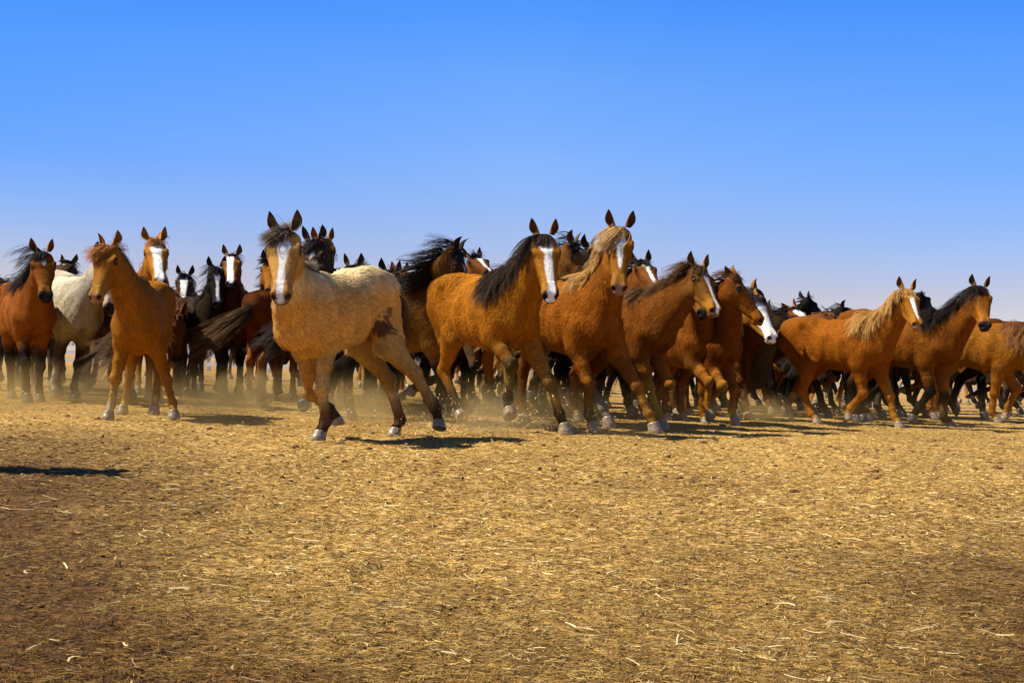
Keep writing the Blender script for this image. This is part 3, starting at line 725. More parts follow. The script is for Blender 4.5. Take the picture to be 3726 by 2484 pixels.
def scatter_straw():
    rng = np.random.default_rng(5)
    n = 300000
    y = 1.15*(14/1.15)**(rng.uniform(0, 1, n)**1.25); x = rng.uniform(-1, 1, n)*(y*.47+.12)
    P = np.stack([x, y, 0*x], -1); s = soil_vignette_mix(x, y)
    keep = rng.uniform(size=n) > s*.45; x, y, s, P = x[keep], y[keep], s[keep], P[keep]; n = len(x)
    far = np.clip(y/4, .55, 1.35)
    L = rng.gamma(3.2, .0042, n)*np.clip(.75+y*.10, 0, 1.35) + .005; W = rng.uniform(.0012, .0034, n)*far
    V, F = strips(rng, x, y, L, W, rng.normal(0, .9, n) + .25, rng.normal(0, .10, n), rng.normal(.02, .16, n), rng.normal(0, .25, n))
    w = rng.uniform(0, 1, n); b = rng.uniform(.5, 1.4, n)
    c = np.where((w < .40)[:, None], [.50, .30, .085], np.where((w < .66)[:, None], [.28, .145, .040], np.where((w < .91)[:, None], [.66, .44, .15], [.84, .68, .38])))
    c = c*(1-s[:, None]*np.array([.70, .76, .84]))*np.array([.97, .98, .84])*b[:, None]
    o = mesh_from('straw_litter', V, F, MAT['straw'], col=np.repeat(c, 8, 0), smooth=False); o['kind'] = 'stuff'; o['label'] = 'short golden straw chips littering the ground'
    # longer pale stems
    n = 520; y = 1.15*(8/1.15)**(rng.uniform(0, 1, n)**1.1); x = rng.uniform(-1, 1, n)*(y*.46+.1); L = rng.uniform(.018, .055, n)*np.clip(y/2.2, .7, 1.6); W = rng.uniform(.0018, .0042, n)
    V, F = strips(rng, x, y, L, W, rng.normal(0, .8, n), rng.normal(0, .12, n), rng.normal(.03, .12, n), rng.normal(0, .5, n)); V[:, 2] += .006
    c = np.array([.74, .56, .27])*rng.uniform(.55, 1.15, (n, 1)); k = rng.uniform(size=n) < .007; c[k] = [.75, .16, .12]
    o = mesh_from('straw_stems', V, F, MAT['straw'], col=np.repeat(c, 8, 0), smooth=False); o['kind'] = 'stuff'; o['label'] = 'longer pale straw stems lying among the chips'
    # dark clods
    n = 2300; y = 1.3*(16/1.3)**(rng.uniform(0, 1, n)**.55); x = rng.uniform(-1, 1, n)*(y*.47+.1); r = np.minimum(rng.gamma(2.0, .0030, n) + .002, .0022*y + .001)
    k = (y > 5) & (rng.uniform(size=n) < .3); r[k] *= 1.5
    ico = np.array([(math.sin(t)*math.cos(p), math.sin(t)*math.sin(p), math.cos(t)) for t in (.05, .8, 1.6, 2.4, 3.09) for p in np.arange(7)*2*math.pi/7])
    f = np.array([(a*7+b, a*7+(b+1) % 7, (a+1)*7+(b+1) % 7, (a+1)*7+b) for a in range(4) for b in range(7)])[:, ::-1]
    V = ico[None]*r[:, None, None]*rng.uniform(.35, 1.3, (n, 35, 1))*np.array([1.25, 1.1, .55]) + np.stack([x, y, gheight(x, y)+r*.15], -1)[:, None]
    F = (f[None] + (np.arange(n)*35)[:, None, None]).reshape(-1, 4)
    c = np.array([.12, .068, .028])*rng.uniform(.5, 1.7, (n, 1))
    o = mesh_from('dung_clods', V.reshape(-1, 3), F, MAT['straw'], col=np.repeat(c, 35, 0), smooth=True); o['kind'] = 'stuff'; o['label'] = 'dark crumbled clods scattered over the straw'
scatter_straw()
FIT = {}
FIT['bay_star'] = {'x': -5.128, 'y': 11.991, 'dz': -0.028, 's': 0.931, 'yaw': -56.935, 'tp': -2.244, 'np': 54.505, 'ny': -2.319, 'nl': 1.016, 'hy': -3.337, 'hp': -42.078, 'hr': 5.534, 'hs': 1.076, 'lg': 0.968, 'bl': 1.001, 'cw': 0.88, 'rf': (-3.5, -25.2, 37.4, 2.2, 25.5), 'lf': (-0.2, -38.8, -3.4, -1.3, 44.7), 'rh': (-3.6, 36.8, -32.2, 10.7, 44.3), 'lh': (-0.0, 34.3, -38.7, 2.0, 38.7)}
FIT['gray'] = {'x': -5.067, 'y': 12.931, 'dz': -0.027, 's': 1.036, 'yaw': -51.99, 'tp': -8.278, 'np': 69.988, 'ny': 8.577, 'nl': 1.063, 'hy': 0.0, 'hp': -48.0, 'hr': 0.0, 'hs': 1.06, 'lg': 0.974, 'bl': 1.015, 'cw': 0.88, 'rf': (0.4, -43.2, -17.5, -14.1, 35.5), 'lf': (-3.4, -36.8, -13.1, -10.0, 52.6), 'rh': (-0.0, 32.7, -29.3, 3.4, 35.9), 'lh': (-0.0, 32.7, -29.3, 3.4, 35.9)}
FIT['chestnut_turned'] = {'x': -3.067, 'y': 9.468, 'dz': -0.057, 's': 0.852, 'yaw': -79.666, 'tp': -5.206, 'np': 57.855, 'ny': -33.988, 'nl': 1.039, 'hy': -14.829, 'hp': -46.028, 'hr': 10.338, 'hs': 0.978, 'lg': 0.957, 'bl': 1.011, 'cw': 0.88, 'rf': (6.4, -42.7, 25.5, 13.0, 47.5), 'lf': (14.2, -31.3, -19.7, -16.1, 41.9), 'rh': (7.0, 36.7, -34.1, 7.8, 43.9), 'lh': (-2.9, 39.6, -39.0, -2.5, 27.0)}
FIT['blaze_tall'] = {'x': -3.996, 'y': 12.384, 'dz': 0.001, 's': 1.023, 'yaw': -67.09, 'tp': 0.846, 'np': 45.025, 'ny': -2.247, 'nl': 1.003, 'hy': 1.691, 'hp': -37.24, 'hr': 5.522, 'hs': 1.066, 'lg': 1.003, 'bl': 1.0, 'cw': 0.88, 'rf': (2.0, -41.5, -2.9, -11.4, 40.0), 'lf': (-0.0, -30.9, -0.4, -0.3, 29.7), 'rh': (-0.0, 34.3, -38.9, 1.8, 38.7), 'lh': (-0.0, 34.3, -38.9, 1.8, 38.7)}
FIT['small_black'] = {'x': -4.662, 'y': 16.447, 'dz': -0.008, 's': 1.003, 'yaw': -79.976, 'tp': 0.311, 'np': 45.723, 'ny': -0.0, 'nl': 1.003, 'hy': 3.604, 'hp': -31.265, 'hr': 1.81, 'hs': 1.053, 'lg': 1.004, 'bl': 1.0, 'cw': 0.88, 'rf': (-0.0, -33.0, -0.1, -0.1, 34.7), 'lf': (-0.0, -33.0, -0.1, -0.1, 34.7), 'rh': (-0.0, 34.5, -39.7, 1.9, 39.0), 'lh': (-0.0, 34.5, -39.7, 1.9, 39.0)}
FIT['black'] = {'x': -3.97, 'y': 14.461, 'dz': -0.03, 's': 0.946, 'yaw': -58.948, 'tp': -3.076, 'np': 68.601, 'ny': -5.952, 'nl': 1.053, 'hy': -9.393, 'hp': -41.628, 'hr': 1.83, 'hs': 1.066, 'lg': 0.958, 'bl': 1.004, 'cw': 0.88, 'rf': (5.1, -38.1, -13.6, -23.8, 47.8), 'lf': (6.4, -33.1, 24.4, 5.5, 42.2), 'rh': (-0.0, 34.1, -37.7, 2.1, 38.4), 'lh': (-0.0, 34.1, -37.7, 2.1, 38.4)}
FIT['blaze_behind_black'] = {'x': -3.653, 'y': 14.838, 'dz': -0.007, 's': 1.013, 'yaw': -78.738, 'tp': 1.057, 'np': 54.872, 'ny': -0.0, 'nl': 1.015, 'hy': 3.376, 'hp': -31.979, 'hr': 3.16, 'hs': 1.028, 'lg': 1.01, 'bl': 1.0, 'cw': 0.88, 'rf': (-0.0, -32.0, -0.4, -0.3, 32.2), 'lf': (-0.0, -32.0, -0.4, -0.3, 32.2), 'rh': (-0.0, 34.6, -40.5, 1.9, 39.4), 'lh': (-0.0, 34.6, -40.5, 1.9, 39.4)}
FIT['foal'] = {'x': -1.179, 'y': 7.503, 'dz': -0.088, 's': 0.818, 'yaw': -123.515, 'tp': -8.987, 'np': 60.253, 'ny': 27.498, 'nl': 1.01, 'hy': 35.595, 'hp': -40.886, 'hr': -0.975, 'hs': 1.056, 'lg': 1.071, 'bl': 0.782, 'cw': 0.7, 'rf': (7.1, -39.2, -12.4, -50.7, -43.4), 'lf': (4.5, -48.0, 26.4, -14.3, 48.6), 'rh': (-4.6, 2.6, -37.1, -13.2, 52.2), 'lh': (12.3, 6.0, -46.2, -25.5, -4.1)}
FIT['dark_star'] = {'x': -1.798, 'y': 11.81, 'dz': -0.005, 's': 1.009, 'yaw': -98.503, 'tp': -0.213, 'np': 51.313, 'ny': -0.001, 'nl': 1.009, 'hy': 2.072, 'hp': -56.28, 'hr': 6.927, 'hs': 1.04, 'lg': 1.007, 'bl': 1.0, 'cw': 0.88, 'rf': (-0.0, -33.1, 0.1, 0.0, 35.2), 'lf': (-0.0, -33.1, 0.1, 0.0, 35.2), 'rh': (-0.0, 34.2, -38.7, 1.9, 38.6), 'lh': (-0.0, 34.2, -38.7, 1.9, 38.6)}
FIT['chestnut_star'] = {'x': -2.115, 'y': 12.499, 'dz': -0.006, 's': 1.015, 'yaw': -80.263, 'tp': 1.172, 'np': 56.062, 'ny': -0.0, 'nl': 1.017, 'hy': 5.872, 'hp': -31.03, 'hr': 3.013, 'hs': 1.023, 'lg': 1.011, 'bl': 1.0, 'cw': 0.88, 'rf': (-0.0, -31.9, -0.4, -0.3, 31.8), 'lf': (-0.0, -31.9, -0.4, -0.3, 31.8), 'rh': (-0.0, 34.7, -40.6, 1.9, 39.4), 'lh': (-0.0, 34.7, -40.6, 1.9, 39.4)}
FIT['ears_only'] = {'x': -1.752, 'y': 13.998, 'dz': -0.007, 's': 1.002, 'yaw': -96.062, 'tp': -0.432, 'np': 43.863, 'ny': -0.001, 'nl': 1.001, 'hy': -4.579, 'hp': -47.7, 'hr': 0.461, 'hs': 1.057, 'lg': 1.002, 'bl': 1.0, 'cw': 0.88, 'rf': (-0.0, -33.6, 0.1, 0.1, 36.3), 'lf': (-0.0, -33.6, 0.1, 0.1, 36.3), 'rh': (-0.0, 34.2, -38.6, 1.9, 38.6), 'lh': (-0.0, 34.2, -38.6, 1.9, 38.6)}
FIT['forelock_star'] = {'x': -1.492, 'y': 13.127, 'dz': -0.009, 's': 0.993, 'yaw': -80.082, 'tp': -0.601, 'np': 32.471, 'ny': -0.0, 'nl': 0.995, 'hy': 6.374, 'hp': -28.14, 'hr': 0.758, 'hs': 1.072, 'lg': 0.997, 'bl': 1.0, 'cw': 0.88, 'rf': (-0.0, -34.0, 0.1, 0.1, 37.5), 'lf': (-0.0, -34.0, 0.1, 0.1, 37.5), 'rh': (-0.0, 34.2, -38.6, 1.9, 38.6), 'lh': (-0.0, 34.2, -38.6, 1.9, 38.6)}
FIT['dark_mane_right'] = {'x': -1.02, 'y': 10.228, 'dz': -0.036, 's': 0.91, 'yaw': -18.433, 'tp': 1.066, 'np': 55.001, 'ny': -51.896, 'nl': 0.993, 'hy': -0.281, 'hp': -71.951, 'hr': -2.529, 'hs': 1.046, 'lg': 0.959, 'bl': 1.034, 'cw': 0.88, 'rf': (0.0, -35.1, 0.0, 0.0, 40.3), 'lf': (0.0, -35.1, 0.0, 0.0, 40.3), 'rh': (0.0, 35.4, -43.8, 2.1, 40.8), 'lh': (0.0, 35.4, -43.8, 2.1, 40.8)}
FIT['blaze_sliver'] = {'x': -0.754, 'y': 14.002, 'dz': -0.008, 's': 1.015, 'yaw': -69.571, 'tp': 1.844, 'np': 56.084, 'ny': -0.0, 'nl': 1.018, 'hy': 0.673, 'hp': -13.878, 'hr': 5.446, 'hs': 1.022, 'lg': 1.012, 'bl': 1.0, 'cw': 0.88, 'rf': (-0.0, -31.4, -0.7, -0.6, 30.3), 'lf': (-0.0, -31.4, -0.7, -0.6, 30.3), 'rh': (-0.0, 34.9, -41.6, 2.0, 39.8), 'lh': (-0.0, 34.9, -41.6, 2.0, 39.8)}
FIT['bay_blaze'] = {'x': -0.235, 'y': 9.425, 'dz': -0.032, 's': 0.931, 'yaw': -56.362, 'tp': -2.375, 'np': 54.322, 'ny': 3.582, 'nl': 1.02, 'hy': -22.169, 'hp': -48.974, 'hr': 6.439, 'hs': 1.052, 'lg': 1.029, 'bl': 0.975, 'cw': 0.8, 'rf': (-0.6, -43.7, 54.3, -8.4, 12.8), 'lf': (11.9, 4.7, 39.0, 17.2, 25.5), 'rh': (-4.6, 30.4, -39.2, 38.6, 32.9), 'lh': (14.9, 71.7, -18.6, -9.4, 61.1)}
FIT['bay_profile'] = {'x': -0.031, 'y': 12.421, 'dz': -0.002, 's': 1.025, 'yaw': -36.507, 'tp': 0.819, 'np': 61.988, 'ny': 0.002, 'nl': 1.03, 'hy': 2.419, 'hp': -59.707, 'hr': 0.4, 'hs': 0.995, 'lg': 1.017, 'bl': 1.0, 'cw': 0.88, 'rf': (-0.0, -31.7, -0.3, -0.2, 31.6), 'lf': (-0.0, -31.7, -0.3, -0.2, 31.6), 'rh': (-0.0, 34.5, -39.7, 1.9, 39.0), 'lh': (-0.0, 34.5, -39.7, 1.9, 39.0)}
FIT['flaxen'] = {'x': 0.491, 'y': 10.117, 'dz': -0.064, 's': 0.999, 'yaw': -62.104, 'tp': -2.729, 'np': 67.982, 'ny': 7.986, 'nl': 1.094, 'hy': -29.623, 'hp': -49.223, 'hr': 0.414, 'hs': 1.064, 'lg': 0.97, 'bl': 0.991, 'cw': 0.88, 'rf': (-2.8, -35.4, 31.1, 5.1, 45.7), 'lf': (14.7, 9.9, 40.8, 23.8, 32.9), 'rh': (0.0, 35.3, -43.6, 2.0, 40.6), 'lh': (14.4, 44.3, 22.2, 39.4, 32.0)}
FIT['bay_behind'] = {'x': 0.934, 'y': 12.758, 'dz': -0.009, 's': 1.005, 'yaw': -63.018, 'tp': 0.857, 'np': 47.97, 'ny': 0.0, 'nl': 1.005, 'hy': -14.009, 'hp': -23.894, 'hr': 2.098, 'hs': 1.048, 'lg': 1.005, 'bl': 1.0, 'cw': 0.88, 'rf': (-0.0, -32.5, -0.3, -0.2, 33.3), 'lf': (-0.0, -32.5, -0.3, -0.2, 33.3), 'rh': (-0.0, 34.6, -40.5, 1.9, 39.3), 'lh': (-0.0, 34.6, -40.5, 1.9, 39.3)}
FIT['liver'] = {'x': 1.031, 'y': 10.794, 'dz': -0.013, 's': 0.912, 'yaw': -50.967, 'tp': -2.24, 'np': 47.492, 'ny': 18.573, 'nl': 1.046, 'hy': -18.642, 'hp': -37.721, 'hr': -5.702, 'hs': 1.04, 'lg': 0.986, 'bl': 0.976, 'cw': 0.88, 'rf': (-5.7, -26.2, 20.6, 23.9, 37.4), 'lf': (-1.1, -23.6, 38.0, -57.5, 17.7), 'rh': (-0.0, 33.9, -36.9, 2.0, 38.0), 'lh': (-0.0, 33.9, -36.9, 2.0, 38.0)}
FIT['chestnut_head_low'] = {'x': 1.944, 'y': 11.785, 'dz': -0.036, 's': 0.877, 'yaw': -67.602, 'tp': -2.823, 'np': 60.281, 'ny': -18.357, 'nl': 1.12, 'hy': 41.306, 'hp': -45.114, 'hr': -0.918, 'hs': 1.038, 'lg': 0.936, 'bl': 0.99, 'cw': 0.88, 'rf': (-0.1, -15.4, 53.3, -57.2, 18.0), 'lf': (3.8, -36.3, 32.0, -10.4, 35.8), 'rh': (-0.0, 34.3, -38.5, 2.1, 38.7), 'lh': (-0.0, 34.3, -38.5, 2.1, 38.7)}
FIT['bald'] = {'x': 2.371, 'y': 13.291, 'dz': -0.005, 's': 0.981, 'yaw': -52.461, 'tp': 0.308, 'np': 21.283, 'ny': -42.172, 'nl': 0.997, 'hy': -12.298, 'hp': -41.831, 'hr': 1.841, 'hs': 1.056, 'lg': 0.997, 'bl': 0.997, 'cw': 0.88, 'rf': (-2.1, -33.4, 16.4, -20.2, 16.8), 'lf': (-0.0, -32.4, -0.1, -0.1, 33.4), 'rh': (-0.0, 34.3, -39.1, 1.9, 38.8), 'lh': (-0.0, 34.3, -39.1, 1.9, 38.8)}
FIT['white_forehead'] = {'x': 3.131, 'y': 15.56, 'dz': -0.009, 's': 0.892, 'yaw': -36.242, 'tp': 4.863, 'np': 34.84, 'ny': -20.819, 'nl': 0.948, 'hy': -21.095, 'hp': -33.264, 'hr': 13.183, 'hs': 1.058, 'lg': 0.991, 'bl': 1.0, 'cw': 0.88, 'rf': (-0.3, -26.6, 47.3, -32.7, 40.0), 'lf': (-0.0, -27.4, -4.9, -2.6, 19.9), 'rh': (0.0, 35.6, -44.3, 2.4, 41.1), 'lh': (0.0, 35.6, -44.3, 2.4, 41.1)}
FIT['black_far'] = {'x': 4.176, 'y': 19.413, 'dz': -0.004, 's': 1.021, 'yaw': -18.342, 'tp': 0.988, 'np': 59.797, 'ny': 0.005, 'nl': 1.025, 'hy': 54.578, 'hp': -22.596, 'hr': 2.329, 'hs': 1.007, 'lg': 1.015, 'bl': 1.0, 'cw': 0.88, 'rf': (-0.0, -31.8, -0.3, -0.3, 31.6), 'lf': (-0.0, -31.8, -0.3, -0.3, 31.6), 'rh': (-0.0, 34.6, -40.1, 1.9, 39.2), 'lh': (-0.0, 34.6, -40.1, 1.9, 39.2)}
FIT['flaxen_right'] = {'x': 3.573, 'y': 12.434, 'dz': -0.017, 's': 0.883, 'yaw': -49.046, 'tp': -0.949, 'np': 54.639, 'ny': 10.048, 'nl': 1.058, 'hy': -39.695, 'hp': -36.994, 'hr': -4.607, 'hs': 1.039, 'lg': 0.929, 'bl': 1.007, 'cw': 0.88, 'rf': (0.0, -36.2, 12.4, -42.6, -16.9), 'lf': (2.8, -4.9, 25.5, 13.6, 39.1), 'rh': (-1.3, 34.3, -19.7, 25.7, 52.4), 'lh': (-0.5, 28.1, -43.5, -33.6, 24.6)}
FIT['bay_right'] = {'x': 4.501, 'y': 13.139, 'dz': -0.006, 's': 0.963, 'yaw': -41.833, 'tp': -3.688, 'np': 55.273, 'ny': 6.357, 'nl': 1.062, 'hy': -54.288, 'hp': -41.793, 'hr': -1.438, 'hs': 1.031, 'lg': 0.939, 'bl': 1.005, 'cw': 0.88, 'rf': (-0.6, -38.1, 14.4, -32.1, -29.5), 'lf': (0.9, -11.1, 10.0, 2.7, 60.9), 'rh': (-0.0, 32.8, -32.3, 2.3, 36.2), 'lh': (-0.0, 32.8, -32.3, 2.3, 36.2)}
FIT['edge'] = {'x': 6.116, 'y': 14.901, 'dz': -0.009, 's': 0.959, 'yaw': -33.006, 'tp': -8.937, 'np': 42.0, 'ny': 0.0, 'nl': 1.0, 'hy': 0.0, 'hp': -48.0, 'hr': 0.0, 'hs': 1.06, 'lg': 0.982, 'bl': 0.975, 'cw': 0.88, 'rf': (0.2, -42.4, 1.0, 1.7, 51.9), 'lf': (0.0, -44.8, 40.1, -15.7, -8.5), 'rh': (-0.0, 32.1, -25.8, 4.0, 34.7), 'lh': (-0.0, 32.1, -25.8, 4.0, 34.7)}
FIT['dark_head_left'] = {'x': -6.185, 'y': 16.374, 'dz': -0.009, 's': 1.008, 'yaw': -84.077, 'tp': 1.239, 'np': 50.611, 'ny': -0.001, 'nl': 1.009, 'hy': -0.595, 'hp': -17.909, 'hr': 3.082, 'hs': 1.041, 'lg': 1.007, 'bl': 1.0, 'cw': 0.88, 'rf': (-0.0, -32.1, -0.4, -0.3, 32.3), 'lf': (-0.0, -32.1, -0.4, -0.3, 32.3), 'rh': (-0.0, 34.8, -41.0, 1.9, 39.6), 'lh': (-0.0, 34.8, -41.0, 1.9, 39.6)}
FIT['behind_foal_left'] = {'x': -3.169, 'y': 14.95, 'dz': -0.007, 's': 1.01, 'yaw': -80.558, 'tp': 0.791, 'np': 51.933, 'ny': -0.0, 'nl': 1.01, 'hy': 4.2, 'hp': -34.349, 'hr': -2.77, 'hs': 1.038, 'lg': 1.008, 'bl': 1.0, 'cw': 0.88, 'rf': (-0.0, -32.4, -0.2, -0.2, 33.1), 'lf': (-0.0, -32.4, -0.2, -0.2, 33.1), 'rh': (-0.0, 34.6, -40.2, 1.9, 39.2), 'lh': (-0.0, 34.6, -40.2, 1.9, 39.2)}
FIT['rump'] = {'x': -2.935, 'y': 14.152, 'dz': -0.009, 's': 0.967, 'yaw': 80.921, 'tp': -0.231, 'np': 42.0, 'ny': 0.0, 'nl': 1.0, 'hy': 0.0, 'hp': -48.0, 'hr': 0.0, 'hs': 1.06, 'lg': 0.999, 'bl': 0.987, 'cw': 0.88, 'rf': (-0.0, -33.7, 0.0, 0.0, 36.6), 'lf': (-0.0, -33.7, 0.0, 0.0, 36.6), 'rh': (-4.7, 30.5, -41.8, -7.7, 37.7), 'lh': (-0.0, 34.4, -39.2, 1.9, 38.8)}
FIT['far_ear'] = {'x': 4.561, 'y': 18.988, 'dz': -0.005, 's': 1.009, 'yaw': -22.035, 'tp': -0.35, 'np': 50.463, 'ny': -0.041, 'nl': 1.008, 'hy': 2.814, 'hp': -59.471, 'hr': 1.38, 'hs': 1.043, 'lg': 1.006, 'bl': 1.0, 'cw': 0.88, 'rf': (-0.0, -33.3, 0.1, 0.1, 35.6), 'lf': (-0.0, -33.3, 0.1, 0.1, 35.6), 'rh': (-0.0, 34.2, -38.5, 1.9, 38.5), 'lh': (-0.0, 34.2, -38.5, 1.9, 38.5)}
FIT['dark_far_a'] = {'x': 3.218, 'y': 18.261, 'dz': -0.005, 's': 0.987, 'yaw': -37.077, 'tp': -1.027, 'np': 47.024, 'ny': 0.794, 'nl': 1.004, 'hy': -7.344, 'hp': -73.21, 'hr': 1.943, 'hs': 1.035, 'lg': 1.004, 'bl': 1.0, 'cw': 0.88, 'rf': (-0.0, -33.9, 0.1, 0.1, 37.3), 'lf': (-0.0, -33.9, 0.1, 0.1, 37.3), 'rh': (-0.0, 34.0, -37.5, 1.9, 38.2), 'lh': (-0.0, 34.0, -37.5, 1.9, 38.2)}
FIT['dark_far_b'] = {'x': 2.581, 'y': 16.378, 'dz': -0.006, 's': 1.016, 'yaw': -22.159, 'tp': 0.474, 'np': 51.67, 'ny': -0.4, 'nl': 1.01, 'hy': 16.275, 'hp': -46.256, 'hr': -3.096, 'hs': 1.045, 'lg': 1.007, 'bl': 1.0, 'cw': 0.88, 'rf': (-0.0, -32.6, -0.1, -0.1, 33.7), 'lf': (-0.0, -32.6, -0.1, -0.1, 33.7), 'rh': (-0.0, 34.5, -39.7, 1.9, 39.0), 'lh': (-0.0, 34.5, -39.7, 1.9, 39.0)}
FIT['dark_between'] = {'x': 5.656, 'y': 17.88, 'dz': -0.007, 's': 1.056, 'yaw': 15.225, 'tp': 1.89, 'np': 59.222, 'ny': -1.826, 'nl': 1.024, 'hy': 34.549, 'hp': -13.166, 'hr': 0.247, 'hs': 1.049, 'lg': 1.015, 'bl': 0.999, 'cw': 0.88, 'rf': (-0.0, -31.2, -0.7, -0.6, 29.8), 'lf': (-0.0, -31.2, -0.7, -0.6, 29.8), 'rh': (-0.0, 34.9, -41.6, 2.0, 39.8), 'lh': (-0.0, 34.9, -41.6, 2.0, 39.8)}
FIT['dark_ear_center'] = {'x': 0.274, 'y': 13.102, 'dz': -0.004, 's': 1.066, 'yaw': -51.252, 'tp': 0.524, 'np': 56.83, 'ny': -2.182, 'nl': 1.022, 'hy': 18.089, 'hp': -45.335, 'hr': 3.555, 'hs': 1.063, 'lg': 1.013, 'bl': 1.001, 'cw': 0.88, 'rf': (-0.0, -32.2, -0.1, -0.1, 32.8), 'lf': (-0.0, -32.2, -0.1, -0.1, 32.8), 'rh': (-0.0, 34.4, -39.5, 1.9, 38.9), 'lh': (-0.0, 34.4, -39.5, 1.9, 38.9)}
FIT['ear_behind_forelock'] = {'x': -1.58, 'y': 15.163, 'dz': -0.01, 's': 0.994, 'yaw': -81.484, 'tp': 1.012, 'np': 45.931, 'ny': 0.094, 'nl': 1.003, 'hy': -8.875, 'hp': -12.863, 'hr': 0.058, 'hs': 1.045, 'lg': 1.004, 'bl': 1.0, 'cw': 0.88, 'rf': (-0.0, -32.4, -0.3, -0.2, 33.2), 'lf': (-0.0, -32.4, -0.3, -0.2, 33.2), 'rh': (-0.0, 34.7, -40.8, 1.9, 39.5), 'lh': (-0.0, 34.7, -40.8, 1.9, 39.5)}
FIT['hidden_head'] = {'x': 1.733, 'y': 11.892, 'dz': -0.043, 's': 0.888, 'yaw': -64.498, 'tp': -0.291, 'np': 51.285, 'ny': -42.1, 'nl': 1.077, 'hy': -24.374, 'hp': -33.866, 'hr': -0.215, 'hs': 1.052, 'lg': 0.941, 'bl': 1.006, 'cw': 0.88, 'rf': (-4.3, -5.7, 54.5, -11.3, 14.9), 'lf': (0.0, -37.1, -0.1, -0.1, 45.9), 'rh': (0.0, 35.2, -43.0, 2.0, 40.4), 'lh': (0.0, 35.2, -43.0, 2.0, 40.4)}
FIT['brown_back'] = {}
# ---------------------------------------------------------------- coats (hair colours; the bay_blaze top tone also paints in sunlight)
BLK = (.014, .011, .010); DBR = (.030, .017, .010); WHT = (.72, .68, .60); CREAM = (.60, .42, .20)
CHE = (.40, .145, .024); RED = (.27, .078, .018); LIV = (.17, .060, .018); BAY = (.46, .165, .022); DBAY = (.22, .070, .018)
BUCK = (.66, .40, .15); GOLD = (.62, .40, .15); DUN = (.47, .24, .07)
def bay_legs(c, t=1.45, low=BLK): return [(t-.35, c), (t, DBR), (2.0, low), (4, low)]
def plain_legs(c, low=None): return [(1, c), (2, c), (3, low or c), (4, low or c)]
def sock(c, t, s=WHT): return [(1, c), (t-.12, c), (t+.05, s), (4, s)]
NB = [(.05, 0, .004), (.12, 0, .026), (.18, 0, .024), (.3, 0, .013), (.5, 0, .012), (.56, 0, .010)]           # narrow blaze
WB = [(.04, 0, .012), (.09, 0, .038), (.2, 0, .040), (.34, 0, .032), (.5, 0, .032), (.60, 0, .030)]           # wide blaze
SB = [(.08, 0, .004), (.12, 0, .020), (.17, .004, .018), (.2, .004, .008), (.215, .004, .002)]                  # star
BLACKM = [(.010, .008, .008), (.022, .017, .015), (.05, .036, .028)]
BRM = [(.035, .018, .009), (.09, .042, .016), (.22, .11, .04)]
REDM = [(.10, .035, .012), (.20, .070, .020), (.34, .14, .04)]
FLAX = [(.28, .11, .022), (.58, .31, .075), (.80, .54, .19)]
